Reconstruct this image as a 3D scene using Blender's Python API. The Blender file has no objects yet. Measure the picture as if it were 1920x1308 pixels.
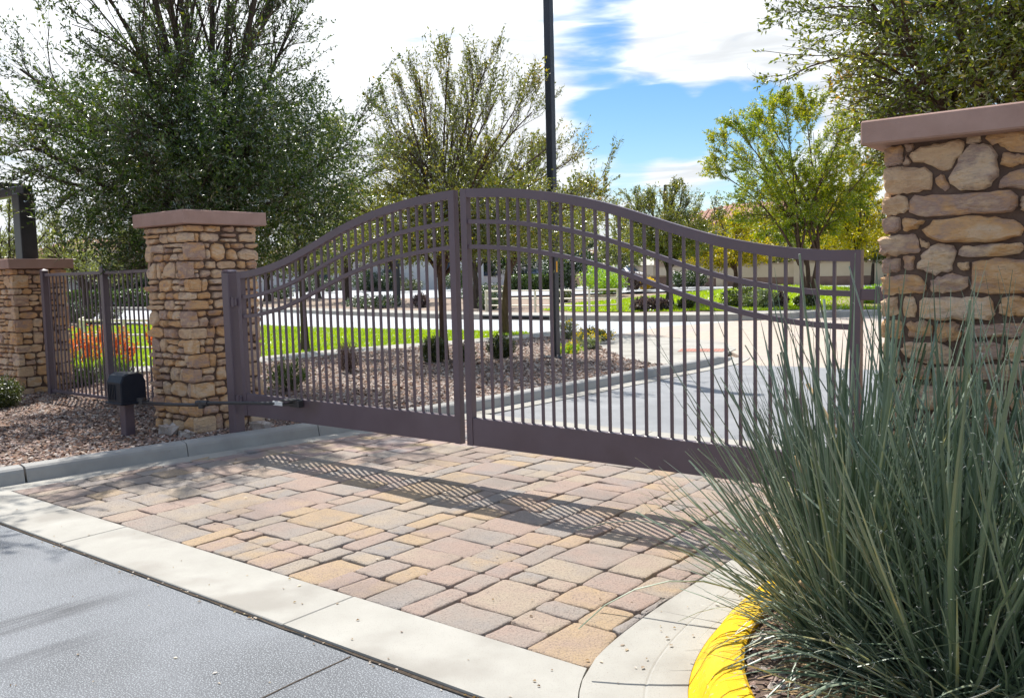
import bpy, math, random
import numpy as np
from mathutils import Matrix, Vector, noise
R = math.radians
rng = np.random.default_rng(7)
random.seed(7)
scene = bpy.context.scene
COL = scene.collection

# ------------------------------------------------------------------ camera
CAM = np.array([0.0, 0.0, 1.55])
def cam_axes(yaw, pitch, roll):
    f = np.array([-math.sin(yaw)*math.cos(pitch), math.cos(yaw)*math.cos(pitch), -math.sin(pitch)])
    r = np.cross(f, [0, 0, 1]); r /= np.linalg.norm(r); u = np.cross(r, f)
    return r*math.cos(roll)+u*math.sin(roll), -r*math.sin(roll)+u*math.cos(roll), f
cr, cu, cf = cam_axes(R(38.4217), R(4.8455), R(-1.4516))
cd = bpy.data.cameras.new("camera"); cam = bpy.data.objects.new("camera", cd); COL.objects.link(cam)
cd.sensor_width = 36; cd.lens = 1646.73/1920*36; cd.clip_start = .05; cd.clip_end = 2000
m = Matrix.Identity(4)
for i in range(3):
    m[i][0] = cr[i]; m[i][1] = cu[i]; m[i][2] = -cf[i]; m[i][3] = CAM[i]
cam.matrix_world = m
scene.camera = cam

# ------------------------------------------------------------------ light
SUN = np.array([-0.541, 0.289, 1.0]); SUN /= np.linalg.norm(SUN)
sl = bpy.data.lights.new("sun", 'SUN'); sl.energy = 5.0; sl.angle = R(0.53); sl.color = (1.0, .955, .88)
so = bpy.data.objects.new("sun", sl); COL.objects.link(so)
so.rotation_euler = Vector(SUN).to_track_quat('Z', 'Y').to_euler()
scene.view_settings.view_transform = 'Standard'; scene.view_settings.look = 'None'
scene.view_settings.exposure = 0.45; scene.view_settings.gamma = 1; scene.view_settings.use_curve_mapping = False

world = bpy.data.worlds.new("World"); scene.world = world; world.use_nodes = True
nt = world.node_tree; nt.nodes.clear()
def N(tree, t, **kw):
    n = tree.nodes.new(t)
    for k, v in kw.items(): setattr(n, k, v)
    return n
def math_n(tree, op, a, b=None, c=None, clamp=False):
    n = tree.nodes.new('ShaderNodeMath'); n.operation = op; n.use_clamp = clamp
    for i, x in enumerate((a, b, c)):
        if x is None: continue
        if isinstance(x, (int, float)): n.inputs[i].default_value = x
        else: tree.links.new(x, n.inputs[i])
    return n.outputs[0]
def dotdir(tree, vec, d):
    n = tree.nodes.new('ShaderNodeVectorMath'); n.operation = 'DOT_PRODUCT'
    tree.links.new(vec, n.inputs[0]); n.inputs[1].default_value = d
    return n.outputs['Value']
def maprange(tree, x, a, b, c, d, smooth=True):
    n = tree.nodes.new('ShaderNodeMapRange'); n.interpolation_type = 'SMOOTHSTEP' if smooth else 'LINEAR'
    tree.links.new(x, n.inputs[0])
    for i, v in enumerate((a, b, c, d)): n.inputs[i+1].default_value = v
    return n.outputs[0]
def px_dir(x, y):
    d = cf+cr*(x-960)/1646.73-cu*(y-654)/1646.73
    return d/np.linalg.norm(d)
tc = N(nt, 'ShaderNodeTexCoord'); gen = tc.outputs['Generated']
sky = N(nt, 'ShaderNodeTexSky'); sky.sky_type = 'NISHITA'; sky.sun_disc = False
sky.sun_elevation = math.asin(SUN[2]); sky.sun_rotation = math.atan2(SUN[0], SUN[1])
sky.air_density = 1.0; sky.dust_density = .3; sky.ozone_density = 2.2
skb = N(nt, 'ShaderNodeBackground'); skb.inputs[1].default_value = .105
tint = N(nt, 'ShaderNodeHueSaturation'); tint.inputs['Saturation'].default_value = 1.32
nt.links.new(sky.outputs[0], tint.inputs['Color']); nt.links.new(tint.outputs[0], skb.inputs[0])
# clouds live in the direction of view from the ground; streaky, stretched towards the horizon
mp = N(nt, 'ShaderNodeMapping'); mp.inputs['Scale'].default_value = (1.8, 1.8, 10.5)
mp.inputs['Rotation'].default_value = (R(9), R(-7), 0)
nt.links.new(gen, mp.inputs[0])
n1 = N(nt, 'ShaderNodeTexNoise'); n1.inputs['Scale'].default_value = 1.9; n1.inputs['Detail'].default_value = 9
n1.inputs['Roughness'].default_value = .56; n1.inputs['Distortion'].default_value = .35
nt.links.new(mp.outputs[0], n1.inputs['Vector'])
n2 = N(nt, 'ShaderNodeTexNoise'); n2.inputs['Scale'].default_value = 6.5; n2.inputs['Detail'].default_value = 6
n2.inputs['Distortion'].default_value = .6
nt.links.new(mp.outputs[0], n2.inputs['Vector'])
def blob(x, y, rad):          # 1 near the direction, 0 outside rad degrees
    return maprange(nt, dotdir(nt, gen, tuple(px_dir(x, y))), math.cos(R(rad)), math.cos(R(rad*.25)), 0, 1)
cov = math_n(nt, 'ADD', n1.outputs[0], math_n(nt, 'MULTIPLY', math_n(nt, 'SUBTRACT', n2.outputs[0], .5), .52))
wsum = cov
for (x, y, rad, w) in [(1395, 40, 7.0, .30), (1560, 110, 6.0, .26), (1260, 110, 4.0, .22), (1120, 235, 2.6, -.26), (1210, 215, 3.2, -.38), (1300, 215, 3.2, -.38), (1390, 214, 3.0, -.42), (1085, 140, 3.0, -.10),
                       (1470, 208, 2.8, -.40), (1100, 70, 4.0, -.10), (1260, 262, 2.6, -.22), (1150, 300, 3.0, -.22), (1420, 290, 3.0, -.14), (1270, 320, 2.4, .12), (200, 150, 19, .34), (700, 120, 16, .34),
                       (950, 60, 6, .12), (1620, 330, 6, .2), (30, 285, 2.5, -.12), (980, 380, 9, .2), (1240, 20, 4, .1)]:
    wsum = math_n(nt, 'ADD', wsum, math_n(nt, 'MULTIPLY', blob(x, y, rad), w))
mask = maprange(nt, wsum, .34, .74, 0, 1)
glow = math_n(nt, 'POWER', math_n(nt, 'MAXIMUM', dotdir(nt, gen, tuple(SUN)), 0), 5)
cl_str = math_n(nt, 'ADD', maprange(nt, n2.outputs[0], .3, .7, .56, .84), math_n(nt, 'MULTIPLY', glow, 1.6))
clb = N(nt, 'ShaderNodeBackground'); clb.inputs[0].default_value = (.93, .965, 1.0, 1)
nt.links.new(cl_str, clb.inputs[1])
mx = N(nt, 'ShaderNodeMixShader'); nt.links.new(mask, mx.inputs[0])
nt.links.new(skb.outputs[0], mx.inputs[1]); nt.links.new(clb.outputs[0], mx.inputs[2])
wo = N(nt, 'ShaderNodeOutputWorld'); nt.links.new(mx.outputs[0], wo.inputs[0])

scene.cycles.max_bounces = 7; scene.cycles.diffuse_bounces = 3; scene.cycles.glossy_bounces = 2
scene.cycles.transmission_bounces = 3; scene.cycles.transparent_max_bounces = 4
scene.cycles.use_adaptive_sampling = True; scene.cycles.adaptive_threshold = .015
scene.cycles.use_denoising = True
scene.cycles.sample_clamp_indirect = 6

# ------------------------------------------------------------------ object helpers
BASE = {}
def mesh_from(name, V, F, mats=(), midx=None, smooth=False):
    """V (n,3) floats; F list of index tuples, or one int array / list of int arrays"""
    me = bpy.data.meshes.new(name)
    V = np.asarray(V, dtype=np.float32).reshape(-1, 3)
    if isinstance(F, np.ndarray): F = [F]
    if len(F) and isinstance(F[0], np.ndarray):
        tot = np.concatenate([np.full(len(f), f.shape[1]) for f in F]); loops = np.concatenate([f.ravel() for f in F])
    else:
        tot = np.array([len(f) for f in F]); loops = np.array([i for f in F for i in f])
    me.vertices.add(len(V)); me.vertices.foreach_set('co', V.ravel())
    me.loops.add(len(loops)); me.loops.foreach_set('vertex_index', loops.astype(np.int32))
    me.polygons.add(len(tot)); st = np.concatenate([[0], np.cumsum(tot)[:-1]])
    me.polygons.foreach_set('loop_start', st.astype(np.int32)); me.polygons.foreach_set('loop_total', tot.astype(np.int32))
    for mt in mats: me.materials.append(mt)
    if midx is not None: me.polygons.foreach_set('material_index', np.asarray(midx, dtype=np.int32))
    me.polygons.foreach_set('use_smooth', np.full(len(tot), bool(smooth)))
    me.update(calc_edges=True)
    return me
def props(o, label=None, cat=None, group=None, kind=None):
    if label: o['label'] = label
    if cat: o['category'] = cat
    if group: o['group'] = group
    if kind: o['kind'] = kind
    return o
def world_base(o):
    return np.array(BASE.get(o.name, (0, 0, 0)), float)
def obj(name, V, F, mat, parent=None, base=None, smooth=False, midx=None, **kw):
    V = np.asarray(V, float).reshape(-1, 3)
    mats = mat if isinstance(mat, (list, tuple)) else [mat]
    b = np.array(base, float) if base is not None else (world_base(parent) if parent is not None else np.zeros(3))
    me = mesh_from(name, V-b, F, mats, midx, smooth)
    o = bpy.data.objects.new(name, me); COL.objects.link(o)
    if parent is not None:
        o.parent = parent; o.location = b-world_base(parent)
    else: o.location = b
    BASE[o.name] = tuple(b)
    return props(o, **kw)
def empty(name, loc, **kw):
    o = bpy.data.objects.new(name, None); COL.objects.link(o); o.location = loc
    o.empty_display_size = .2
    BASE[o.name] = tuple(loc)
    return props(o, **kw)

class MB:
    def __init__(s): s.V = []; s.F = []; s.n = 0
    def add(s, V, F):
        V = np.asarray(V, float).reshape(-1, 3)
        s.V.append(V); s.F += [tuple(int(i)+s.n for i in f) for f in F]; s.n += len(V); return s
    def box(s, x0, x1, y0, y1, z0, z1, ch=0):
        if ch <= 0:
            V = [(x, y, z) for z in (z0, z1) for x, y in ((x0, y0), (x1, y0), (x1, y1), (x0, y1))]
            F = [(3, 2, 1, 0), (4, 5, 6, 7), (0, 1, 5, 4), (1, 2, 6, 5), (2, 3, 7, 6), (3, 0, 4, 7)]
            return s.add(V, F)
        # chamfered box
        c = ch; V = []; idx = {}
        for sx in (0, 1):
            for sy in (0, 1):
                for sz in (0, 1):
                    X = (x0, x1)[sx]; Y = (y0, y1)[sy]; Z = (z0, z1)[sz]
                    dx = c if sx == 0 else -c; dy = c if sy == 0 else -c; dz = c if sz == 0 else -c
                    for a in range(3):
                        p = [X+dx, Y+dy, Z+dz]; p[a] = (X, Y, Z)[a]
                        idx[(sx, sy, sz, a)] = len(V); V.append(p)
        F = []
        for a in range(3):
            b, d = [i for i in range(3) if i != a]
            for sgn in (0, 1):
                f = []
                for (p, q) in ((0, 0), (1, 0), (1, 1), (0, 1)):
                    k = [0, 0, 0]; k[a] = sgn; k[b] = p; k[d] = q
                    f.append(idx[(k[0], k[1], k[2], a)])
                F.append(f if (sgn == 1) == (a != 1) else f[::-1])
        for a in range(3):       # edges along axis a
            b, d = [i for i in range(3) if i != a]
            for p in (0, 1):
                for q in (0, 1):
                    k0 = [0, 0, 0]; k0[b] = p; k0[d] = q; k1 = list(k0); k1[a] = 1
                    F.append((idx[(*k0, b)], idx[(*k1, b)], idx[(*k1, d)], idx[(*k0, d)]))
        for sx in (0, 1):
            for sy in (0, 1):
                for sz in (0, 1):
                    F.append((idx[(sx, sy, sz, 0)], idx[(sx, sy, sz, 1)], idx[(sx, sy, sz, 2)]))
        return s.add(V, F)
    def prism(s, poly, z0, z1):
        n = len(poly)
        V = [(x, y, z0) for x, y in poly]+[(x, y, z1) for x, y in poly]
        F = [tuple(range(n))[::-1], tuple(range(n, 2*n))]+[(i, (i+1) % n, n+(i+1) % n, n+i) for i in range(n)]
        return s.add(V, F)
    def tube(s, pts, rad, sides=8, caps=True):
        pts = np.asarray(pts, float); n = len(pts)
        rad = np.full(n, rad) if np.isscalar(rad) else np.asarray(rad, float)
        T = np.gradient(pts, axis=0); T /= np.linalg.norm(T, axis=1)[:, None]+1e-9
        ref = np.array([0, 0, 1.0]) if abs(T[0][2]) < .9 else np.array([1.0, 0, 0])
        V = []
        for p, t, r in zip(pts, T, rad):
            a = np.cross(t, ref); a /= np.linalg.norm(a)+1e-9; b = np.cross(t, a)
            for k in range(sides):
                th = 2*math.pi*k/sides+math.pi/sides
                V.append(p+r*(math.cos(th)*a+math.sin(th)*b))
        F = [(i*sides+k, i*sides+(k+1) % sides, (i+1)*sides+(k+1) % sides, (i+1)*sides+k) for i in range(n-1) for k in range(sides)]
        if caps: F += [tuple(range(sides))[::-1], tuple(range((n-1)*sides, n*sides))]
        return s.add(V, F)
    def build(s, name, mat, parent=None, smooth=False, **kw):
        return obj(name, np.concatenate(s.V), s.F, mat, parent, smooth=smooth, **kw)

# ------------------------------------------------------------------ materials
def ramp(tree, fac, cols):
    n = tree.nodes.new('ShaderNodeValToRGB'); e = n.color_ramp.elements
    pos = [c[0] for c in cols]
    while len(e) < len(cols): e.new(.5)
    for i, (p, c) in enumerate(cols):
        e[i].position = p; e[i].color = (*c, 1)
    tree.links.new(fac, n.inputs[0]); return n.outputs[0]
def mat(name, cols, scale=6, detail=5, rough=.8, bump=0, bscale=40, spec=.3, rnd=0, metallic=0, speck=None, bdetail=6, stretch=None, rvar=0, bdist=.01, ramp_span=(.3, .7), big=None):
    m_ = bpy.data.materials.new(name); m_.use_nodes = True; t = m_.node_tree
    b = t.nodes['Principled BSDF']; b.inputs['Roughness'].default_value = rough
    b.inputs['Specular IOR Level'].default_value = spec; b.inputs['Metallic'].default_value = metallic
    tc_ = N(t, 'ShaderNodeTexCoord'); vec = tc_.outputs['Object']
    if stretch:
        mp_ = N(t, 'ShaderNodeMapping'); mp_.inputs['Scale'].default_value = stretch; t.links.new(vec, mp_.inputs[0]); vec = mp_.outputs[0]
    nz = N(t, 'ShaderNodeTexNoise', noise_dimensions='4D' if rnd else '3D'); nz.inputs['Scale'].default_value = scale; nz.inputs['Detail'].default_value = detail
    nz.inputs['Roughness'].default_value = .6
    t.links.new(vec, nz.inputs['Vector'])
    fac = maprange(t, nz.outputs[0], ramp_span[0], ramp_span[1], 0, 1, False)
    if rnd:
        oi = N(t, 'ShaderNodeObjectInfo')
        t.links.new(math_n(t, 'MULTIPLY', oi.outputs['Random'], 37), nz.inputs['W'])
        fac = math_n(t, 'ADD', math_n(t, 'MULTIPLY', fac, 1-rnd), math_n(t, 'MULTIPLY', oi.outputs['Random'], rnd))
    if len(cols) == 1: cols = [tuple(x*.86 for x in cols[0]), tuple(min(1, x*1.12) for x in cols[0])]
    c = ramp(t, fac, [(i/(len(cols)-1), cc) for i, cc in enumerate(cols)])
    def mixc(a, bcol, f, mode='MIX'):
        mm = N(t, 'ShaderNodeMix', data_type='RGBA', blend_type=mode)
        if isinstance(f, (int, float)): mm.inputs[0].default_value = f
        else: t.links.new(f, mm.inputs[0])
        t.links.new(a, mm.inputs[6])
        if isinstance(bcol, tuple): mm.inputs[7].default_value = (*bcol, 1)
        else: t.links.new(bcol, mm.inputs[7])
        return mm.outputs[2]
    if big:   # (scale, colour, lo, hi, strength): broad blotches
        bn = N(t, 'ShaderNodeTexNoise'); bn.inputs['Scale'].default_value = big[0]; bn.inputs['Detail'].default_value = 4
        t.links.new(tc_.outputs['Object'], bn.inputs['Vector'])
        c = mixc(c, big[1], maprange(t, bn.outputs[0], big[2], big[3], 0, big[4]))
    if speck:  # (scale, colour, threshold, strength)
        sn = N(t, 'ShaderNodeTexNoise'); sn.inputs['Scale'].default_value = speck[0]; sn.inputs['Detail'].default_value = 2
        t.links.new(tc_.outputs['Object'], sn.inputs['Vector'])
        c = mixc(c, speck[1], maprange(t, sn.outputs[0], speck[2], speck[2]+.08, 0, speck[3]))
    t.links.new(c, b.inputs['Base Color'])
    if rvar:
        t.links.new(maprange(t, nz.outputs[0], .3, .7, rough-rvar, rough+rvar), b.inputs['Roughness'])
    if bump:
        bn = N(t, 'ShaderNodeTexNoise'); bn.inputs['Scale'].default_value = bscale; bn.inputs['Detail'].default_value = bdetail
        bn.inputs['Roughness'].default_value = .65; t.links.new(vec, bn.inputs['Vector'])
        bb = N(t, 'ShaderNodeBump'); bb.inputs['Strength'].default_value = bump; bb.inputs['Distance'].default_value = bdist
        t.links.new(bn.outputs[0], bb.inputs['Height']); t.links.new(bb.outputs[0], b.inputs['Normal'])
    m_['tree'] = 1
    return m_
def leaf_mat(name, cols, trans=.45, gloss=.3, rough=.45, tcol=(1.5, 1.6, .5), island=True, scale=1.2, per_obj=False, gmin=0):
    """cols: dark..light ramp picked per leaf with a slow noise on top"""
    m_ = bpy.data.materials.new(name); m_.use_nodes = True; t = m_.node_tree; t.nodes.clear()
    g = N(t, 'ShaderNodeNewGeometry'); tc_ = N(t, 'ShaderNodeTexCoord')
    nz = N(t, 'ShaderNodeTexNoise'); nz.inputs['Scale'].default_value = scale; nz.inputs['Detail'].default_value = 3
    t.links.new(tc_.outputs['Object'], nz.inputs['Vector'])
    fac = math_n(t, 'ADD', math_n(t, 'MULTIPLY', g.outputs['Random Per Island'], .62), math_n(t, 'MULTIPLY', maprange(t, nz.outputs[0], .3, .7, 0, 1), .38))
    if per_obj:
        oi = N(t, 'ShaderNodeObjectInfo'); fac = math_n(t, 'FRACT', math_n(t, 'ADD', math_n(t, 'MULTIPLY', g.outputs['Random Per Island'], .9), oi.outputs['Random']))
        fac = math_n(t, 'ADD', math_n(t, 'MULTIPLY', fac, .8), math_n(t, 'MULTIPLY', maprange(t, nz.outputs[0], .3, .7, 0, 1), .2))
    c = ramp(t, fac, cols)
    d = N(t, 'ShaderNodeBsdfDiffuse'); tr = N(t, 'ShaderNodeBsdfTranslucent'); gl = N(t, 'ShaderNodeBsdfGlossy')
    gl.inputs['Roughness'].default_value = rough
    t.links.new(c, d.inputs[0])
    vm = N(t, 'ShaderNodeVectorMath', operation='MULTIPLY'); t.links.new(c, vm.inputs[0]); vm.inputs[1].default_value = tcol
    t.links.new(vm.outputs[0], tr.inputs[0])
    m1 = N(t, 'ShaderNodeMixShader'); m1.inputs[0].default_value = trans
    t.links.new(d.outputs[0], m1.inputs[1]); t.links.new(tr.outputs[0], m1.inputs[2])
    fr = N(t, 'ShaderNodeFresnel'); fr.inputs[0].default_value = 1.45
    m2 = N(t, 'ShaderNodeMixShader'); t.links.new(math_n(t, 'MULTIPLY_ADD', fr.outputs[0], gloss*2, gmin, clamp=True), m2.inputs[0])
    t.links.new(m1.outputs[0], m2.inputs[1]); t.links.new(gl.outputs[0], m2.inputs[2])
    o = N(t, 'ShaderNodeOutputMaterial'); t.links.new(m2.outputs[0], o.inputs[0])
    return m_

M = {}
M['asphalt'] = mat('asphalt', [(.128, .136, .148), (.195, .205, .222)], 1.3, 6, .74, .5, 150, .35, speck=(165, (.36, .38, .40), .53, .85), bdist=.008, bdetail=3, big=(.9, (.080, .083, .088), .46, .68, .6))
def tyre_marks(m_):
    t = m_.node_tree; b = t.nodes['Principled BSDF']; src = b.inputs['Base Color'].links[0].from_socket
    sp = N(t, 'ShaderNodeSeparateXYZ'); tc_ = N(t, 'ShaderNodeTexCoord'); t.links.new(tc_.outputs['Object'], sp.inputs[0])
    tot = None
    for x0, w, st, y0 in ((-4.24, .13, .62, 2.2), (-3.80, .10, .45, 1.95), (-5.3, .12, .3, 1.9)):
        d = math_n(t, 'ABSOLUTE', math_n(t, 'ADD', math_n(t, 'SUBTRACT', sp.outputs[0], x0), math_n(t, 'MULTIPLY', math_n(t, 'SUBTRACT', sp.outputs[1], 2.0), -.06)))
        k = math_n(t, 'MULTIPLY', maprange(t, d, w*.4, w, st, 0), maprange(t, sp.outputs[1], y0-.35, y0+.1, 1, 0))
        tot = k if tot is None else math_n(t, 'ADD', tot, k)
    mp_ = N(t, 'ShaderNodeMapping'); mp_.inputs['Scale'].default_value = (38, 2.2, 1); t.links.new(tc_.outputs['Object'], mp_.inputs[0])
    nz = N(t, 'ShaderNodeTexNoise'); nz.inputs['Scale'].default_value = 1; nz.inputs['Detail'].default_value = 5; t.links.new(mp_.outputs[0], nz.inputs['Vector'])
    f_ = math_n(t, 'MULTIPLY', tot, maprange(t, nz.outputs[0], .35, .6, .25, 1), clamp=True)
    mm = N(t, 'ShaderNodeMix', data_type='RGBA'); t.links.new(f_, mm.inputs[0]); t.links.new(src, mm.inputs[6]); mm.inputs[7].default_value = (.045, .045, .05, 1)
    t.links.new(mm.outputs[2], b.inputs['Base Color'])
tyre_marks(M['asphalt'])
M['asphalt_pale'] = mat('asphalt_pale', [(.19, .195, .205), (.27, .275, .285)], 2.3, 5, .6, .3, 160, .5, bdist=.004, big=(.4, (.16, .165, .175), .5, .7, .5))
M['street_asphalt'] = mat('street_asphalt', [(.34, .36, .38), (.45, .465, .48)], .8, 5, .55, .2, 90, .5, bdist=.004)
M['concrete'] = mat('concrete', [(.345, .33, .295), (.435, .42, .38)], 1.8, 6, .85, .25, 190, .25, bdist=.003, speck=(210, (.25, .22, .19), .61, .7), big=(1.6, (.275, .255, .225), .47, .68, .75))
M['kerb_concrete'] = mat('kerb_concrete', [(.295, .288, .275), (.385, .378, .36)], 3.2, 6, .85, .3, 150, .25, bdist=.003, big=(2.2, (.26, .25, .24), .56, .74, .7), speck=(60, (.22, .2, .18), .7, .6))
M['yellow_paint'] = mat('yellow_paint', [(.70, .40, .006), (.82, .50, .010)], 9, 7, .75, .5, 140, .25, bdist=.004, speck=(38, (.42, .36, .24), .64, .7), big=(3.5, (.60, .42, .06), .5, .72, .6))
M['joint_sand'] = mat('joint_sand', [(.055, .043, .034), (.115, .09, .07)], 60, 4, .95, .5, 200, .1)
M['paver'] = mat('paver', [(.275, .26, .25), (.345, .295, .255), (.385, .285, .235), (.41, .335, .255), (.32, .285, .26), (.445, .325, .205), (.375, .28, .235), (.29, .27, .255)], 4.5, 7, .82, 1.0, 70, .3, rnd=.8, bdist=.014, big=(1.3, (.21, .18, .16), .48, .7, .5), speck=(120, (.15, .125, .12), .56, .55), ramp_span=(.25, .75))
M['far_paver'] = mat('far_paver', [(.40, .33, .27), (.50, .42, .35)], 5, 5, .85, .3, 60, .3, big=(.5, (.36, .33, .32), .45, .7, .5))
M['stone'] = mat('stone', [(.36, .25, .21), (.62, .40, .25), (.78, .55, .35), (.46, .31, .25), (.72, .42, .20), (.78, .58, .40), (.42, .29, .25), (.66, .49, .35)], 8, 5, .85, 1.0, 26, .2, rnd=.55, bdist=.03, speck=(60, (.28, .2, .17), .66, .35), stretch=(1, 1, 2.2), ramp_span=(.2, .8))
M['mortar'] = mat('mortar', [(.115, .075, .058), (.17, .115, .09)], 20, 5, .95, .6, 120, .1)
M['cap'] = mat('cap', [(.35, .225, .185), (.43, .285, .24)], 5, 6, .85, .35, 140, .2, speck=(75, (.17, .11, .09), .69, .8), bdist=.004)
M['gate_paint'] = mat('gate_paint', [(.100, .070, .086), (.132, .096, .115)], 3.5, 6, .42, .08, 60, .5, rvar=.08, big=(1.6, (.09, .062, .06), .6, .76, .7), speck=(9, (.085, .055, .05), .72, .5))
M['dark_metal'] = mat('dark_metal', [(.028, .028, .032), (.045, .045, .05)], 8, 4, .4, .05, 60, .5)
M['pole_paint'] = mat('pole_paint', [(.022, .024, .034), (.034, .036, .048)], 4, 4, .4, 0, 1, .5)
M['navy_plastic'] = mat('navy_plastic', [(.005, .008, .017), (.009, .013, .024)], 9, 4, .5, .15, 90, .3)
M['cream_paint'] = mat('cream_paint', [(.68, .62, .48), (.76, .70, .56)], 6, 3, .5, 0, 1, .4)
M['soil'] = mat('soil', [(.16, .115, .09), (.26, .19, .15)], 30, 6, .95, .8, 90, .1, big=(1.0, (.11, .08, .065), .5, .7, .4))
M['ground'] = mat('ground', [(.27, .21, .165), (.36, .285, .23)], 3, 6, .95, .4, 20, .1)
M['lawn_soil'] = mat('lawn_soil', [(.21, .30, .008), (.30, .39, .010)], 2.2, 6, .9, .6, 60, .1, big=(.35, (.33, .39, .010), .5, .7, .6))
M['pebble'] = mat('pebble', [(.16, .105, .09), (.34, .24, .20), (.44, .34, .285)], 30, 3, .8, .3, 60, .3)
M['red_pad'] = mat('red_pad', [(.36, .17, .13), (.44, .22, .17)], 8, 4, .8)
M['white_wall'] = mat('white_wall', [(.62, .61, .60), (.70, .69, .68)], 1.2, 4, .9, .2, 40, .2)
M['beige_wall'] = mat('beige_wall', [(.50, .42, .31), (.58, .49, .37)], .8, 5, .9, .2, 40, .2)
M['brown_block'] = mat('brown_block', [(.17, .11, .09), (.24, .16, .13)], 2, 5, .9, .3, 20, .2)
M['tan_wall'] = mat('tan_wall', [(.36, .28, .20), (.43, .34, .25)], 1, 4, .9)
M['roof_tile'] = mat('roof_tile', [(.30, .16, .12), (.40, .23, .17), (.34, .22, .18)], 3, 5, .85, .5, 15, .2)
M['glass_dark'] = mat('glass_dark', [(.015, .03, .06), (.03, .05, .09)], 2, 2, .12, 0, 1, .8)
M['bark'] = mat('bark', [(.045, .034, .028), (.10, .08, .065)], 14, 7, .95, 1.0, 30, .1, stretch=(1, 1, .25), bdist=.02)
M['bark_warm'] = mat('bark_warm', [(.07, .045, .032), (.15, .10, .075)], 14, 7, .95, 1.0, 30, .1, stretch=(1, 1, .25), bdist=.02)
M['twig'] = mat('twig', [(.09, .07, .055), (.16, .13, .105)], 10, 2, .9)
M['dry'] = mat('dry', [(.30, .19, .09), (.50, .36, .2)], 25, 3, .8)
M['rubber'] = mat('rubber', [(.02, .02, .02)], 5, 2, .8)
M['car_white'] = mat('car_white', [(.7, .71, .73)], 2, 2, .25, 0, 1, .6)
M['fibre'] = mat('fibre', [(.62, .60, .55), (.8, .78, .72)], 10, 2, .8)
M['chrome'] = mat('chrome', [(.6, .6, .6)], 2, 2, .25, 0, 1, .5, metallic=.8)
M['sticker'] = mat('sticker', [(.85, .42, .02)], 2, 2, .5)
M['label_white'] = mat('label_white', [(.7, .7, .68)], 20, 4, .5)
M['pale_rock'] = mat('pale_rock', [(.34, .27, .23), (.52, .46, .42), (.40, .31, .26)], 9, 6, .85, .8, 40, .2, bdist=.01)
L = {}
L['oak_dark'] = leaf_mat('oak_dark_leaf', [(0, (.024, .05, .018)), (.45, (.05, .09, .028)), (.78, (.09, .135, .034)), (.93, (.13, .15, .03)), (1, (.30, .17, .03))], .38, .2, .42, tcol=(1.8, 1.8, .5))
L['oak_mid'] = leaf_mat('oak_mid_leaf', [(0, (.055, .08, .032)), (.4, (.10, .13, .045)), (.72, (.17, .19, .06)), (.9, (.24, .20, .035)), (1, (.36, .18, .03))], .48, .16, .4, tcol=(2.1, 1.9, .45))
L['oak_right'] = leaf_mat('oak_right_leaf', [(0, (.05, .085, .02)), (.4, (.10, .14, .028)), (.72, (.18, .21, .036)), (.9, (.28, .23, .035)), (1, (.42, .2, .03))], .48, .24, .36, tcol=(2.1, 1.9, .4))
L['brea'] = leaf_mat('yellow_green_leaf', [(0, (.07, .13, .014)), (.4, (.16, .235, .018)), (.72, (.32, .36, .018)), (1, (.60, .50, .018))], .55, .12, .5, scale=.55, tcol=(1.6, 1.5, .4))
L['brea_yellow'] = leaf_mat('yellow_leaf', [(0, (.14, .17, .012)), (.35, (.30, .30, .015)), (.7, (.50, .42, .015)), (1, (.70, .55, .015))], .55, .1, .5, scale=.5, tcol=(1.5, 1.4, .4))
L['mesquite'] = leaf_mat('grey_green_leaf', [(0, (.10, .12, .05)), (.5, (.19, .21, .085)), (1, (.32, .32, .12))], .5, .15, .5)
L['lime'] = leaf_mat('lime_leaf', [(0, (.12, .24, .015)), (.5, (.26, .42, .02)), (1, (.45, .55, .03))], .5, .15, .5)
L['hedge'] = leaf_mat('hedge_leaf', [(0, (.02, .045, .015)), (.6, (.045, .085, .022)), (1, (.11, .16, .03))], .35, .3, .5)
L['hedge_light'] = leaf_mat('light_hedge_leaf', [(0, (.045, .08, .018)), (.6, (.10, .155, .03)), (1, (.20, .27, .05))], .35, .2, .5)
L['shrub_olive'] = leaf_mat('olive_shrub_leaf', [(0, (.035, .05, .018)), (.6, (.075, .095, .028)), (1, (.16, .17, .04))], .35, .2, .5, scale=4)
L['purple'] = leaf_mat('purple_brown_leaf', [(0, (.07, .045, .045)), (.6, (.13, .09, .085)), (1, (.20, .15, .13))], .3, .2, .5, tcol=(1.2, 1.1, .9))
L['grass'] = leaf_mat('lawn_grass_blade', [(0, (.20, .30, .008)), (.5, (.32, .42, .010)), (1, (.44, .50, .014))], .5, .2, .5, tcol=(1.3, 1.4, .5), scale=.5)
L['yellow'] = leaf_mat('yellow_petal', [(0, (.7, .48, .01)), (1, (.9, .7, .03))], .5, .1, .5, tcol=(1.1, 1.1, .8))
L['orange'] = leaf_mat('orange_petal', [(0, (.65, .15, .03)), (.6, (.85, .28, .06)), (1, (.9, .45, .14))], .5, .1, .5, tcol=(1.2, 1.1, .9))
L['grey_green'] = leaf_mat('pale_grey_leaf', [(0, (.12, .16, .10)), (1, (.30, .34, .22))], .35, .2, .5)
L['yucca'] = leaf_mat('yucca_leaf', [(0, (.045, .085, .045)), (.35, (.10, .155, .085)), (.65, (.17, .235, .145)), (.84, (.30, .36, .25)), (.93, (.36, .36, .14)), (1, (.58, .45, .2))], .22, .6, .4, tcol=(1.3, 1.4, .6), scale=7, per_obj=True, gmin=.04)

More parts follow.
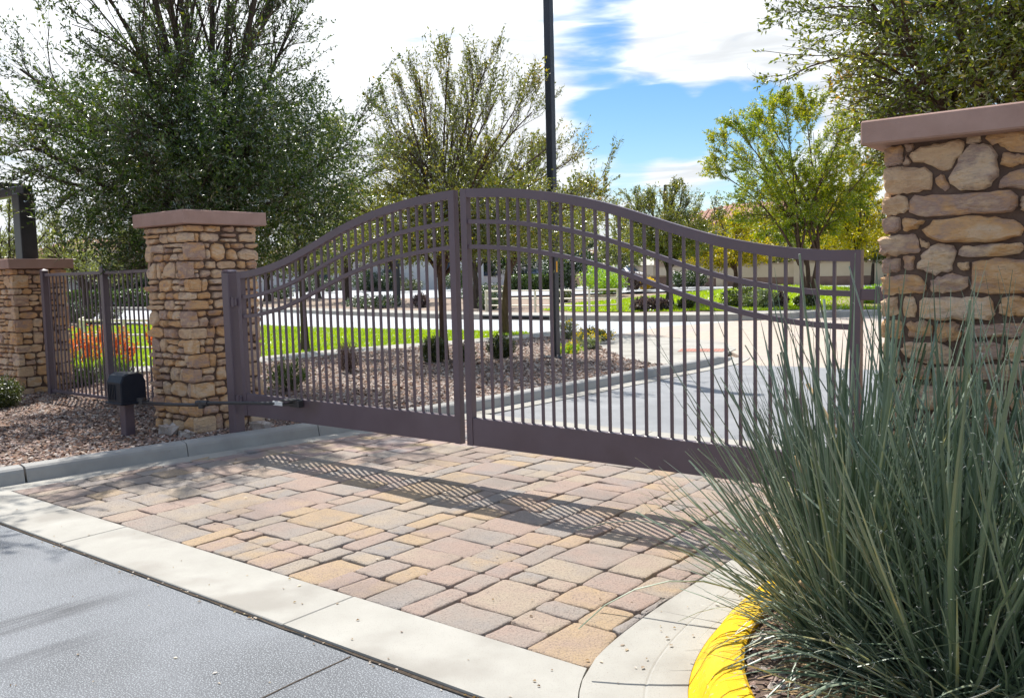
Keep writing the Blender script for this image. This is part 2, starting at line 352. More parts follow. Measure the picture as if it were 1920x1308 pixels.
# ------------------------------------------------------------------ vegetation builders
def nrm(a): return a/(np.linalg.norm(a, axis=-1, keepdims=True)+1e-9)
def bez(b, t):
    t = t[..., None]
    return (1-t)**2*b['P0']+2*t*(1-t)*b['P1']+t*t*b['P2']
def btan(b, t):
    t = t[..., None]
    return nrm(2*(1-t)*(b['P1']-b['P0'])+2*t*(b['P2']-b['P1']))
def tubes(b, seg, sides):
    n = len(b['P0']); V = []
    for s in range(seg+1):
        t = np.full(n, s/seg); c = bez(b, t); T = btan(b, t)
        ref = np.where(np.abs(T[:, 2:3]) < .9, np.array([[0, 0, 1.0]]), np.array([[1.0, 0, 0]]))
        a = nrm(np.cross(T, ref)); q = np.cross(T, a); r = (b['r0']*(1-s/seg)+b['r1']*s/seg)[:, None]
        for k in range(sides):
            th = 2*math.pi*k/sides; V.append(c+r*(math.cos(th)*a+math.sin(th)*q))
    V = np.stack(V, 1)      # n, (seg+1)*sides, 3
    per = (seg+1)*sides
    f = np.array([(s*sides+k, s*sides+(k+1) % sides, (s+1)*sides+(k+1) % sides, (s+1)*sides+k) for s in range(seg) for k in range(sides)])
    F = (np.arange(n)[:, None, None]*per+f[None]).reshape(-1, 4)
    return V.reshape(-1, 3), F
def sprout(par, k, t0, t1, L, cont, up, outw, rand, env, rg, rfrac=.6, lvar=.45, tipfade=.4, over=1.08, tpow=1.0):
    n = len(par['P0']); idx = np.repeat(np.arange(n), k); N_ = n*k
    p = {q: par[q][idx] for q in par}
    t = t0+(t1-t0)*rg.random(N_)**tpow
    P0 = bez(p, t); T = btan(p, t)
    rd = nrm(rg.normal(size=(N_, 3)))
    out = nrm(P0-env[0][None])
    d = nrm(T*cont+rd*rand+np.array([0, 0, up])[None]+out*outw)
    ln = L*(1-lvar+2*lvar*rg.random(N_))*(1-tipfade*t)
    P2 = P0+d*ln[:, None]
    for _ in range(3):       # keep the tips near the envelope
        q = (P2-env[0])/env[1]; rr = np.linalg.norm(q, axis=1); lim = (over-.2)+.32*rg.random(N_)
        bad = rr > lim
        P2[bad] = P0[bad]+(P2[bad]-P0[bad])*.6
    zmin = env[2]+rg.random(N_)*.35
    low = P2[:, 2] < zmin
    P2[low, 2] = zmin[low]+(P2[low, 2]-zmin[low])*.15
    ln = np.linalg.norm(P2-P0, axis=1)
    P1 = P0+nrm(T*.6+d+rg.normal(size=(N_, 3))*.18)*(ln*.5)[:, None]
    r0 = (p['r0']*(1-t)+p['r1']*t)*rfrac
    return dict(P0=P0, P1=P1, P2=P2, r0=r0, r1=r0*.4)
def leaves_on(b, k, l, w, rg, t0=.1, along=.75, droop=0, spread=.0):
    n = len(b['P0']); idx = np.repeat(np.arange(n), k); N_ = n*k
    p = {q: b[q][idx] for q in b}; t = t0+(1-t0)*rg.random(N_)
    c = bez(p, t)+rg.normal(size=(N_, 3))*spread; T = btan(p, t)
    d = nrm(T*along+nrm(rg.normal(size=(N_, 3)))*.9+np.array([0, 0, -droop]))
    s = nrm(np.cross(d, rg.normal(size=(N_, 3))))
    ll = (l*(.6+.8*rg.random(N_)))[:, None]; ww = (w*(.7+.6*rg.random(N_)))[:, None]
    nn = np.cross(d, s)
    V = np.stack([c, c+d*ll*.45+s*ww*.5+nn*ww*.12, c+d*ll, c+d*ll*.45-s*ww*.5+nn*ww*.12], 1).reshape(-1, 3)
    F = np.arange(N_*4).reshape(-1, 4)
    return V, F
def join(parts):
    V = []; F = []; m_ = []; n = 0
    for v, f, k in parts:
        V.append(v); F.append(f+n); m_.append(np.full(len(f), k)); n += len(v)
    return np.concatenate(V), F, np.concatenate(m_)
def cat_b(*bs): return {k: np.concatenate([b[k] for b in bs]) for k in bs[0]}
def tree(name, label, base, fork, r, env, leaf, seed, limbs=7, n2=12, n3=9, nleaf=14, lsize=(.04, .016), bark='bark', lean=(0, 0), up=.5, outw=.35,
         L2=1.3, L3=.5, group=None, droop=0, n4=0, L4=.3, core=0, limb_up=.3, spread_low=0, cat='tree', stems=1, t2=(.2, 1), sides=9, rand3=.8, over=1.08, zfun=None, az=None, cont=.95):
    """one tree: tapered trunk(s) forking into limbs that reach for the envelope, boughs, twigs and leaf-sized faces"""
    rg = np.random.default_rng(seed)
    base = np.array(base, float); c = np.array(env[0], float); rad = np.array(env[1], float); e = (c, rad, env[2] if len(env) > 2 else c[2]-rad[2])
    root = empty(name, tuple(base), label=label, cat=cat, group=group)
    P0 = []; P2 = []
    top = base+np.array([lean[0], lean[1], fork])
    for s in range(stems):
        off = np.array([0, 0, 0.]) if stems == 1 else np.array([math.cos(s*2.1), math.sin(s*2.1), 0])*r*1.1
        P0.append(base+off-np.array([0, 0, .12])); P2.append(top+off*4*(stems > 1))
    P0 = np.array(P0); P2 = np.array(P2)
    tr = dict(P0=P0, P1=(P0+P2)/2+rg.normal(size=P0.shape)*r*.8, P2=P2, r0=np.full(stems, r*1.1), r1=np.full(stems, r*.78))
    V, F = tubes(tr, 7, sides)
    V = V+rg.normal(size=V.shape)*r*.045
    # root flare
    hz = (V[:, 2]-base[2]); fl = np.clip(1-hz/.35, 0, 1)**2*.55; V[:, :2] += (V[:, :2]-base[:2])*fl[:, None]*(stems == 1)
    # limbs
    P0 = []; P1 = []; P2 = []
    for i in range(limbs):
        a = (az[i % len(az)] if az else 2*math.pi*i/limbs)+rg.normal()*.3
        el = rg.uniform(limb_up-.55, 1.25) if i else 1.4
        u = np.array([math.cos(a)*math.cos(el), math.sin(a)*math.cos(el), math.sin(el)])
        tip = c+rad*u*rg.uniform(.72, .92)
        tip[2] = max(tip[2], e[2]+.3)
        st = tr['P2'][i % stems]-np.array([0, 0, rg.uniform(0, .22)*fork]) if i else tr['P2'][0]
        P0.append(st); d = tip-st
        P1.append(st+d*.45+np.array([0, 0, np.linalg.norm(d)*rg.uniform(.05, .22)])-np.array([d[0], d[1], 0])*.12); P2.append(tip)
    lb = dict(P0=np.array(P0), P1=np.array(P1), P2=np.array(P2), r0=np.full(limbs, r*.56)*rg.uniform(.75, 1.15, limbs), r1=np.full(limbs, max(r*.1, .008)))
    V2, F2 = tubes(lb, 8, 7)
    b2 = sprout(lb, n2, t2[0], t2[1], L2, .55, up*.7, outw, .75, e, rg, .55, over=over)
    b2['r0'] = np.clip(b2['r0'], .006, r*.3); b2['r1'] = b2['r0']*.35
    V3, F3 = tubes(b2, 4, 5)
    obj('trunk', *join([(V, F, 0), (V2, F2, 0), (V3, F3, 0)])[:2], M[bark], root, smooth=True)
    b3 = sprout(cat_b(b2, lb), n3, .15, 1, L3, cont, up, outw, rand3, e, rg, .5, over=over+.08)
    b3['r0'] = np.clip(b3['r0'], .0025, .012); b3['r1'] = b3['r0']*.5
    parts = [(*tubes(b3, 3, 3), 0)]
    tw = [b3, b2]
    if n4:
        b4 = sprout(b3, n4, .25, 1, L4, 1.0, up, outw*.6, .55, e, rg, .6, over=over+.16)
        b4['r0'] = np.clip(b4['r0'], .0018, .006); b4['r1'] = b4['r0']*.6
        parts.append((*tubes(b4, 2, 3), 0)); tw = [b4, b3]
    lv = cat_b(*tw)
    parts.append((*leaves_on(lv, nleaf, lsize[0], lsize[1], rg, droop=droop), 1))
    if core:      # a denser inner mass
        q = nrm(rg.normal(size=(core, 3)))*(rg.random((core, 1))**.5)*rad*np.array([.78, .78, .5])+c-np.array([0, 0, rad[2]*.36])
        q = q[q[:, 2] > e[2]]
        z = np.zeros_like(q)
        bb = dict(P0=q, P1=q+rg.normal(size=q.shape)*.08, P2=q+rg.normal(size=q.shape)*.16, r0=np.full(len(q), .003), r1=np.full(len(q), .002))
        parts.append((*leaves_on(bb, 7, lsize[0], lsize[1], rg), 1))
    V, F, mi = join(parts)
    obj('crown', V, F, [M['twig'], leaf], root, midx=mi)
    return root
def shrub(name, label, base, radii, leaf, seed, n=260, nleaf=26, lsize=(.03, .014), group=None, cat='shrub', hollow=.55, stems=9, upr=.15, lean=0, flower=None):
    rg = np.random.default_rng(seed); base = np.array(base, float); rad = np.array(radii, float)
    c = base+np.array([0, 0, rad[2]*.92])
    root = empty(name, tuple(base), label=label, cat=cat, group=group)
    q = nrm(rg.normal(size=(n, 3))); rr = (hollow+(1-hollow)*rg.random((n, 1)))*(1+.16*np.sin(q[:, :1]*5+seed)*np.cos(q[:, 1:2]*4+seed*2))
    tip = c+q*rad*rr; tip = tip[tip[:, 2] > base[2]+.02]; n = len(tip)
    st = base+np.concatenate([rg.normal(size=(n, 2))*rad[:2]*.1, np.zeros((n, 1))], 1)
    mid = st+(tip-st)*np.array([.35, .35, .62])
    b = dict(P0=st, P1=mid, P2=tip, r0=np.full(n, max(.003, rad[2]*.012)), r1=np.full(n, .0015))
    obj('stems', *tubes({k: v[:max(stems*4, 24)] for k, v in b.items()}, 4, 4), M['bark'], root, smooth=True)
    parts = [(*leaves_on(b, nleaf, lsize[0], lsize[1], rg, t0=.55, along=.6, spread=rad[2]*.06, droop=-upr), 0)]
    ms = [leaf]
    if flower is not None:
        ff = leaves_on({k: v[:n//3] for k, v in b.items()}, 6, .03, .03, rg, t0=.97, spread=.015); parts.append((*ff, 1)); ms.append(flower)
    V, F, mi = join(parts)
    obj('foliage', V, F, ms, root, midx=mi)
    return root
def hedge(name, label, x0, x1, y0, y1, z0, z1, leaf, seed, n=6000, ls=(.06, .04), rot=0, group=None):
    rg = np.random.default_rng(seed); cx, cy = (x0+x1)/2, (y0+y1)/2
    root = empty(name, (cx, cy, z0), label=label, cat='hedge', group=group)
    hx, hy = (x1-x0)/2, (y1-y0)/2; hz = z1-z0
    q = rg.uniform(-1, 1, (n, 3)); k = rg.integers(0, 3, n); s = np.sign(q[np.arange(n), k])
    q[np.arange(n), k] = s*(.86+.14*rg.random(n))
    q[:, 2] = np.abs(q[:, 2])
    bump_ = 1+.07*np.sin(q[:, 0]*9+seed)+.05*np.sin(q[:, 1]*7)
    P = np.stack([q[:, 0]*hx, q[:, 1]*hy, q[:, 2]*hz*bump_], 1)
    ca, sa = math.cos(rot), math.sin(rot)
    P = np.stack([P[:, 0]*ca-P[:, 1]*sa+cx, P[:, 0]*sa+P[:, 1]*ca+cy, P[:, 2]+z0], 1)
    b = dict(P0=P, P1=P+rg.normal(size=P.shape)*.03, P2=P+rg.normal(size=P.shape)*.06, r0=np.full(n, .002), r1=np.full(n, .001))
    V, F = leaves_on(b, 4, ls[0], ls[1], rg)
    obj('foliage', V, F, leaf, root)
    # woody inside so that the hedge is not hollow
    mb = MB(); mb.box(-hx*.8, hx*.8, -hy*.7, hy*.7, 0, hz*.78)
    v = np.concatenate(mb.V); v = np.stack([v[:, 0]*ca-v[:, 1]*sa+cx, v[:, 0]*sa+v[:, 1]*ca+cy, v[:, 2]+z0], 1)
    obj('inner_branches', v, mb.F, M['bark'], root)
    return root

# ------------------------------------------------------------------ stones, pebbles, pavers
def resample(poly, n):
    P = np.array(poly+[poly[0]], float); seg = np.linalg.norm(np.diff(P, axis=0), axis=1); cum = np.concatenate([[0], np.cumsum(seg)])
    t = np.linspace(0, cum[-1], n, endpoint=False)
    return np.stack([np.interp(t, cum, P[:, 0]), np.interp(t, cum, P[:, 1])], 1)
def chaikin(P, f=.2):
    Q = []
    for i in range(len(P)):
        a = P[i]; b = P[(i+1) % len(P)]
        Q += [a*(1-f)+b*f, a*f+b*(1-f)]
    return np.array(Q)
def stone_shape(poly, h, rg, n=16, back=.03, edge=.009, rough=.35, grow=.003):
    """an irregular face stone: (u, v, w) with w outward"""
    P = np.array(poly, float); c0 = P.mean(0); P = c0+(P-c0)*(1+grow/np.maximum(np.linalg.norm(P-c0, axis=1, keepdims=True), .02)); P = chaikin(P, .10)
    P = resample([tuple(p) for p in P], n)
    size = min(np.ptp(P[:, 0]), np.ptp(P[:, 1]))
    P = P+rg.normal(size=P.shape)*min(.004, size*.04)
    c = P.mean(0); d = P-c; L_ = np.linalg.norm(d, axis=1, keepdims=True)
    e = min(edge, size*.16)
    rings = [(0, -back), (0, h*.42), (e*.7, h*.8), (e*1.9, h*1.0)]
    V = []; sd = rg.uniform(0, 99); f_ = rg.uniform(9, 16)
    tilt = rg.normal(size=2)*h*.4/max(size, .05); tilt2 = rg.normal(size=2)*h*.5/max(size, .05); kink = rg.uniform(-.3, .3)*size
    def top(q):       # two chisel planes meeting in a soft ridge, with lumps that flow across the face
        p = q-c
        v = tilt@p-abs((p[1]-kink)*.22)*rough-max(0, tilt2@p)*rough
        nz = noise.noise(Vector((q[0]*f_*.6, q[1]*f_*1.6, sd)))*.55+noise.noise(Vector((q[0]*f_*2, q[1]*f_*3.4, sd)))*.28
        return max(v+nz*h*rough*1.3, -h*.42)
    for k, (ins, w) in enumerate(rings):
        Q = c+d*(1-ins/np.maximum(L_, ins*1.3))
        ww = np.full(n, w)
        if k >= 2: ww = ww+np.array([top(q) for q in Q])*(.6 if k == 2 else 1)
        if k == 1: ww = ww+rg.normal(size=n)*h*.08
        V += [(q[0], q[1], x) for q, x in zip(Q, ww)]
    for sc_ in (.62, .3):
        Q = c+d*sc_; V += [(q[0], q[1], h*1.04+top(q)) for q in Q]
    V.append((c[0], c[1], h*1.05+top(c)))
    F = []
    for k in range(5):
        for i in range(n):
            j = (i+1) % n; F.append((k*n+i, k*n+j, (k+1)*n+j, (k+1)*n+i))
    F += [(5*n+i, 5*n+(i+1) % n, 6*n) for i in range(n)]
    return np.array(V), F
def on_face(V, o, U, W):
    o = np.array(o, float); U = np.array(U, float); W = np.array(W, float)
    return o+V[:, :1]*U+V[:, 1:2]*np.array([0, 0, 1.0])+V[:, 2:3]*W
def box_stone(x0, x1, y0, y1, z0, z1, rg, j=.006):
    g = 4; V = []; idx = {}
    lo = np.array([x0, y0, z0]); hi = np.array([x1, y1, z1])
    for a in range(g):
        for b in range(g):
            for c in range(g):
                if 0 < a < g-1 and 0 < b < g-1 and 0 < c < g-1: continue
                q = np.array([a, b, c]); s = (q/(g-1))*2-1
                # pull edges in so corners read as rounded
                s2 = s.copy(); ext = [abs(v) > .99 for v in s]
                p = (s+1)/2; p = np.where(np.abs(s) < .5, .5+np.sign(s)*.36, p)
                w = lo+(hi-lo)*p
                if sum(ext) >= 2:
                    for t in range(3):
                        if ext[t]: w[t] -= np.sign(s[t])*min(.008*sum(ext)/2, (hi-lo)[t]*.13)
                idx[(a, b, c)] = len(V); V.append(w+rg.normal(size=3)*j*np.array([1, 1, .7]))
    F = []
    for ax in range(3):
        b, c = [i for i in range(3) if i != ax]
        for sgn in (0, g-1):
            for p in range(g-1):
                for q in range(g-1):
                    f = []
                    for (dp, dq) in ((0, 0), (1, 0), (1, 1), (0, 1)):
                        k = [0, 0, 0]; k[ax] = sgn; k[b] = p+dp; k[c] = q+dq; f.append(idx[tuple(k)])
                    flip = (sgn > 0) != (ax == 1)
                    F.append(tuple(f) if flip else tuple(f[::-1]))
    return np.array(V), F
def rubble_layout(u0, u1, v0, v1, rg, hmin=.05, hmax=.12, joint=.011, wr=(1.1, 2.9), tall=.22):
    """irregular courses of stones in a rectangle; some stones span two courses, some courses are split"""
    out = []; v = v0; top = v1
    courses = []
    while v < top-1e-6:
        h = rg.uniform(hmin, hmax)
        if top-(v+h) < hmin: h = top-v
        courses.append([v, v+h]); v += h
    occupied = [[] for _ in courses]
    for ci, (a, b) in enumerate(courses):
        h = b-a; u = u0
        blocks = sorted(occupied[ci])
        while u < u1-1e-6:
            nb = next((bk for bk in blocks if bk[0] <= u+1e-6 < bk[1]), None)
            if nb: u = nb[1]; continue
            nxt = min([bk[0] for bk in blocks if bk[0] > u]+[u1])
            w = rg.uniform(*wr)*min(h, .11)
            if nxt-(u+w) < .04: w = nxt-u
            up = ci+1 < len(courses) and rg.random() < tall and w > .05 and w < .2
            zt = b
            if up:
                up = not any(bk[0] < u+w and bk[1] > u for bk in occupied[ci+1])
            if up: occupied[ci+1].append((u, u+w)); zt = courses[ci+1][1]
            if h > .085 and not up and rg.random() < .22:      # two thin stones on top of each other
                mid = a+h*rg.uniform(.4, .6)
                out += [(u, u+w, a, mid), (u, u+w, mid, b)]
            else: out.append((u, u+w, a, zt))
            u += w
    polys = []
    for (a, b, c, d) in out:
        g = joint/2; a += g; b -= g; c += g; d -= g
        w, h = b-a, d-c
        if w < .02 or h < .015: continue
        jx = min(w*.16, .03); jy = min(h*.2, .014)
        r = lambda s: rg.uniform(0, s)
        kind = rg.random()
        if kind < .55:
            P = [(a+r(jx), c+r(jy)), ((a+b)/2, c+r(jy*.6)), (b-r(jx), c+r(jy)), (b-r(jx*.4), (c+d)/2), (b-r(jx), d-r(jy)), ((a+b)/2, d-r(jy*.6)), (a+r(jx), d-r(jy)), (a+r(jx*.4), (c+d)/2)]
        elif kind < .8:   # one cut corner
            k = min(w, h)*rg.uniform(.25, .5)
            P = [(a+r(jx), c+r(jy)), (b-r(jx), c+r(jy)), (b-r(jx*.5), d-k), (b-k*1.3, d-r(jy)), (a+r(jx), d-r(jy))]
            if rg.random() < .5: P = [(a+b-x, y) for x, y in P][::-1]
            if rg.random() < .5: P = [(x, c+d-y) for x, y in P][::-1]
        else:              # rounded cobble
            P = [((a+b)/2+math.cos(t)*w/2*(1-r(.06)), (c+d)/2+math.sin(t)*h/2*(1-r(.06))) for t in np.linspace(0, 2*math.pi, 10)[:-1]+.3]
            P = [(min(max((x-(a+b)/2)*1.12+(a+b)/2, a), b), min(max((y-(c+d)/2)*1.15+(c+d)/2, c), d)) for x, y in P]
        polys.append(P)
    return polys
def pebbles(name, inside, box, count, size, zf, mats, rg, parent=None, label=None, flat=.5, wts=None):
    x = rg.uniform(box[0], box[1], count); y = rg.uniform(box[2], box[3], count)
    k = inside(x, y); x, y = x[k], y[k]; n = len(x)
    base = np.array([(1, 0, 0), (.3, .95, 0), (-.8, .6, 0), (-.75, -.65, 0), (.4, -.9, 0), (.15, .1, .8), (-.1, 0, -.6)])
    base = base[None]+rg.normal(size=(n, 7, 3))*.16
    s = size*(.55+.9*rg.random((n, 3)))*np.array([1, .75, flat])
    V = base*s[:, None, :]
    a = rg.uniform(0, 2*math.pi, n); ca, sa = np.cos(a)[:, None], np.sin(a)[:, None]
    tl = rg.normal(size=(n, 2))*.35
    V[..., 2] += V[..., 0]*tl[:, :1]+V[..., 1]*tl[:, 1:]
    X = V[..., 0]*ca-V[..., 1]*sa+x[:, None]; Y = V[..., 0]*sa+V[..., 1]*ca+y[:, None]
    Z = V[..., 2]+(zf(x, y)+size*(flat*.25+rg.uniform(-.2, .45, n)))[:, None]
    f = np.array([(0, 1, 5), (1, 2, 5), (2, 3, 5), (3, 4, 5), (4, 0, 5), (1, 0, 6), (2, 1, 6), (3, 2, 6), (4, 3, 6), (0, 4, 6)])
    F = (np.arange(n)[:, None, None]*7+f[None]).reshape(-1, 3)
    mi = np.repeat(rg.choice(len(mats), n, p=wts), 10)
    o = obj(name, np.stack([X, Y, Z], -1).reshape(-1, 3), F, mats, parent, midx=mi)
    return props(o, kind='stuff', label=label)
def in_poly(poly):
    P = np.array(poly, float)
    def f(x, y):
        x = np.asarray(x, float); y = np.asarray(y, float); r = np.zeros(x.shape, bool); j = len(P)-1
        for i in range(len(P)):
            xi, yi = P[i]; xj, yj = P[j]
            c = ((yi > y) != (yj > y)) & (x < (xj-xi)*(y-yi)/(yj-yi+1e-12)+xi); r ^= c; j = i
        return r
    return f
def clip_halfplane(poly, a, b, c):     # keep a*x+b*y<=c
    out = []
    for i in range(len(poly)):
        p = poly[i]; q = poly[(i+1) % len(poly)]; dp = a*p[0]+b*p[1]-c; dq = a*q[0]+b*q[1]-c
        if dp <= 0: out.append(p)
        if dp*dq < 0:
            t = dp/(dp-dq); out.append((p[0]+(q[0]-p[0])*t, p[1]+(q[1]-p[1])*t))
    return out
def offset_path(P, d):
    P = np.array(P, float); T = np.gradient(P, axis=0); T /= np.linalg.norm(T, axis=1)[:, None]
    return P+np.stack([-T[:, 1], T[:, 0]], 1)*d     # left of travel for d > 0
def smooth_path(P, n):
    P = np.array(P, float); seg = np.linalg.norm(np.diff(P, axis=0), axis=1); c = np.concatenate([[0], np.cumsum(seg)])
    t = np.linspace(0, c[-1], n); Q = np.stack([np.interp(t, c, P[:, i]) for i in range(P.shape[1])], 1)
    for _ in range(6): Q[1:-1] = .25*Q[:-2]+.5*Q[1:-1]+.25*Q[2:]
    return Q
def strip(P, d0, d1, z0=0, z1=0):
    A = offset_path(P, d0); B = offset_path(P, d1); n = len(P)
    V = [(a[0], a[1], z0) for a in A]+[(b[0], b[1], z1) for b in B]
    F = [(i, i+1, n+i+1, n+i) for i in range(n-1)]
    return np.array(V), F
def sweep(P, prof, zf=None):
    """prof: (offset to the left of travel, z)"""
    n = len(P); V = []; k = len(prof)
    for (d, z) in prof:
        Q = offset_path(P, d); V.append([(q[0], q[1], z) for q in Q])
    V = np.array(V).transpose(1, 0, 2).reshape(-1, 3)
    F = [(i*k+j, (i+1)*k+j, (i+1)*k+j+1, i*k+j+1) for i in range(n-1) for j in range(k-1)]
    F += [tuple(range(k)), tuple(range((n-1)*k, n*k))[::-1]]
    return V, F
def subpath(P, s0, s1, n=7):
    seg = np.linalg.norm(np.diff(P, axis=0), axis=1); c = np.concatenate([[0], np.cumsum(seg)])
    t = np.linspace(s0, s1, n); return np.stack([np.interp(t, c, P[:, i]) for i in range(2)], 1)
def path_len(P): return float(np.linalg.norm(np.diff(P, axis=0), axis=1).sum())

# ------------------------------------------------------------------ ground and paving
def zg(x, y):
    t = np.clip((np.asarray(y, float)-27.5)/20, 0, 1); return .5*t*t*(3-2*t)
def grid_sheet(name, xs, ys, zf, mt, **kw):
    X, Y = np.meshgrid(xs, ys); V = np.stack([X.ravel(), Y.ravel(), zf(X.ravel(), Y.ravel())], 1); nx, ny = len(xs), len(ys)
    i = np.arange((ny-1)*(nx-1)); r, c = i//(nx-1), i % (nx-1); a = r*nx+c
    return obj(name, V, np.stack([a, a+1, a+nx+1, a+nx], 1), mt, smooth=True, **kw)
def patch(name, A, B, mt, zo=0, nu=24, nv=4, zf=zg, mesh_only=False, **kw):
    def rs(P, n):
        P = np.array(P, float); s = np.linalg.norm(np.diff(P, axis=0), axis=1); c = np.concatenate([[0], np.cumsum(s)])/max(s.sum(), 1e-6)
        t = np.linspace(0, 1, n); return np.stack([np.interp(t, c, P[:, 0]), np.interp(t, c, P[:, 1])], 1)
    a = rs(A, nu); b = rs(B, nu); V = []
    for j in range(nv):
        q = a+(b-a)*j/(nv-1); V.append(np.stack([q[:, 0], q[:, 1], zf(q[:, 0], q[:, 1])+zo], 1))
    V = np.concatenate(V); i = np.arange((nv-1)*(nu-1)); r, c = i//(nu-1), i % (nu-1); k = r*nu+c
    F = np.stack([k, k+1, k+nu+1, k+nu], 1)
    return obj(name, V, F, mt, smooth=True, **kw)

xs = np.concatenate([[-700, -300], np.arange(-150, 90, 3.0), [200, 600]]); ys = np.concatenate([[-300, -60], np.arange(-12, 110, 2.0), [200, 700]])
grid_sheet('ground', xs, ys, lambda x, y: zg(x, y)-.06, M['ground'], kind='structure')

# paths of the two kerbs (foot of the kerb face), towards the houses
KL = smooth_path([(-7.62, -1.0), (-7.55, .6), (-7.45, 1.9), (-7.33, 2.8), (-7.19, 3.8), (-7.05, 4.5), (-6.86, 5.6), (-6.6, 6.8), (-6.47, 7.9), (-6.4, 9.2), (-6.3, 11.5), (-6.2, 13.1), (-6.25, 13.9), (-6.5, 14.5)], 60)
KR = smooth_path([(4.5, 1.96), (2.2, 1.96), (.4, 2.0), (-.45, 2.1), (-.85, 2.21), (-1.20, 2.44), (-1.455, 2.79), (-1.575, 3.13), (-1.632, 3.5), (-1.64, 4.2), (-1.64, 6), (-1.64, 9), (-1.64, 12.6)], 170)
IE = smooth_path([(4.5, 1.6), (0, 1.62), (-.7, 1.75), (-1.2, 1.97), (-1.52, 2.22), (-1.69, 2.45), (-1.80, 2.6), (-1.875, 2.76), (-1.905, 3.0), (-1.935, 3.4), (-1.945, 7), (-1.945, 12.6)], 170)

def poly_obj(name, poly, z, mt, thick=.05, **kw):
    mb = MB(); mb.prism(poly, z-thick, z); return mb.build(name, mt, **kw)
# road in front of the concrete band, with its seam
road = poly_obj('road', [(-12, -6), (8, -6), (8, 2.3), (-2.715, 2.318), (-12, 2.33)], 0, M['asphalt'], kind='structure')
mb = MB()
sx = np.linspace(-6, 2.31, 60); wv = np.cumsum(np.random.default_rng(3).normal(size=60))*.0015
for i in range(59):
    mb.add([(-2.722+wv[i], sx[i], .0025), (-2.715+wv[i], sx[i], .0025), (-2.715+wv[i+1], sx[i+1], .0025), (-2.722+wv[i+1], sx[i+1], .0025)], [(0, 1, 2, 3)])
mb.build('road_seam', M['joint_sand'], road)
mb = MB(); xx = np.linspace(-11.9, 2.5, 120); rr_ = np.random.default_rng(4); e1 = rr_.normal(size=120)*.004; 
for i in range(119): mb.add([(xx[i], 2.326+e1[i], .003), (xx[i+1], 2.326+e1[i+1], .003), (xx[i+1], 2.345, .003), (xx[i], 2.345, .003)], [(0, 1, 2, 3)])
mb.build('road_edge_joint', M['joint_sand'], road)
ie_x = lambda y: float(np.interp(y, IE[:, 1], IE[:, 0]))

# concrete band between road and pavers: slabs with joints
band = empty('concrete_band', (-4.5, 2.55, 0), kind='structure')
jx = [-11.8, -9.65, -7.5, -5.352, -3.205, -1.70]
for i in range(5):
    mb = MB(); x0, x1 = jx[i]+.004, jx[i+1]-.004
    if i == 4:
        Q = [(x0, 2.34)]+[(ie_x(y_)-.005, y_) for y_ in np.linspace(2.34, 2.755, 8)]+[(x0, 2.755)]
        mb.prism(Q, -.05, .014)
    else: mb.box(x0, x1, 2.34, 2.755, -.05, .014, .004)
    mb.build('slab', M['concrete'], band)
# sand bed under the pavers
bed = poly_obj('paver_bed', [(-6.99, 2.76), (-1.83, 2.76), (-1.87, 6.98), (-6.3, 6.98)], -.012, M['joint_sand'], kind='structure')
# pavers: columns running away from the camera, three sizes
prg = np.random.default_rng(21)
def kl_x(y): return float(np.interp(y, KL[:, 1], KL[:, 0]))
pav = []
x = -1.80
cols = []
while x > -7.4:
    w = float(prg.choice([.15, .24, .36], p=[.2, .46, .34])); cols.append((x-w, x)); x -= w
for ci, (a, b) in enumerate(cols):
    y = 2.765+ (0 if ci % 2 else 0)
    first = True
    while y < 6.96:
        w = b-a
        if first: h = float(prg.choice([.25, .36])); first = False
        else: h = float(prg.choice([.15, .24, .36], p=[.26, .46, .28]))
        if w > .3 and h < .2 and prg.random() < .5: h = .25
        y1 = min(y+h, 6.97)
        if 6.97-y1 < .07: y1 = 6.97
        if w > .3 and (y1-y) < .3 and prg.random() < .55:
            s = prg.choice([.4, .5, .6]); pav += [(a, a+w*s, y, y1), (a+w*s, b, y, y1)]
        elif w > .22 and (y1-y) > .3 and prg.random() < .2:
            pav += [(a, b, y, y+(y1-y)*.5), (a, b, y+(y1-y)*.5, y1)]
        else: pav.append((a, b, y, y1))
        y = y1
def paver_mesh(P, rg, z):
    """P: outline; a tumbled concrete stone: worn corners, domed edge, slightly rough top"""
    P = np.array(P, float); c = P.mean(0)
    P = c+(P-c)*(1-.0045/np.maximum(np.abs(P-c), .03))+rg.normal(size=P.shape)*.0022
    Q = []
    for i in range(len(P)):      # small worn corners
        a0, a1 = P[i], P[(i+1) % len(P)]; l_ = np.linalg.norm(a1-a0); k_ = min(.012+.008*rg.random(), l_*.2)/max(l_, 1e-6)
        Q += [a0+(a1-a0)*k_, a0+(a1-a0)*(.33+.05*rg.normal()), a0+(a1-a0)*(.66+.05*rg.normal()), a1-(a1-a0)*k_]
    Q = np.array(Q); n = len(Q)
    Q = Q+rg.normal(size=(n, 2))*.003
    c = Q.mean(0); d = Q-c; L_ = np.linalg.norm(d, axis=1, keepdims=True)
    tl = rg.normal(size=2)*.012; V = []
    for ins, zz in ((-.002, -.03), (0, -.007), (.003, -.002), (.008, 0), (.03, .001)):
        q = c+d*(1-np.minimum(ins/L_, .7)); zv = z+zz+(q-c)@tl+rg.normal(size=n)*(.0009 if zz > -.01 else 0)
        V += [(a[0], a[1], h) for a, h in zip(q, zv)]
    V.append((c[0], c[1], z+.0015)); F = []
    for k in range(4):
        for i in range(n): F.append((k*n+i, k*n+(i+1) % n, (k+1)*n+(i+1) % n, (k+1)*n+i))
    F += [(4*n+i, 4*n+(i+1) % n, 5*n) for i in range(n)]
    return np.array(V), F
polys = []
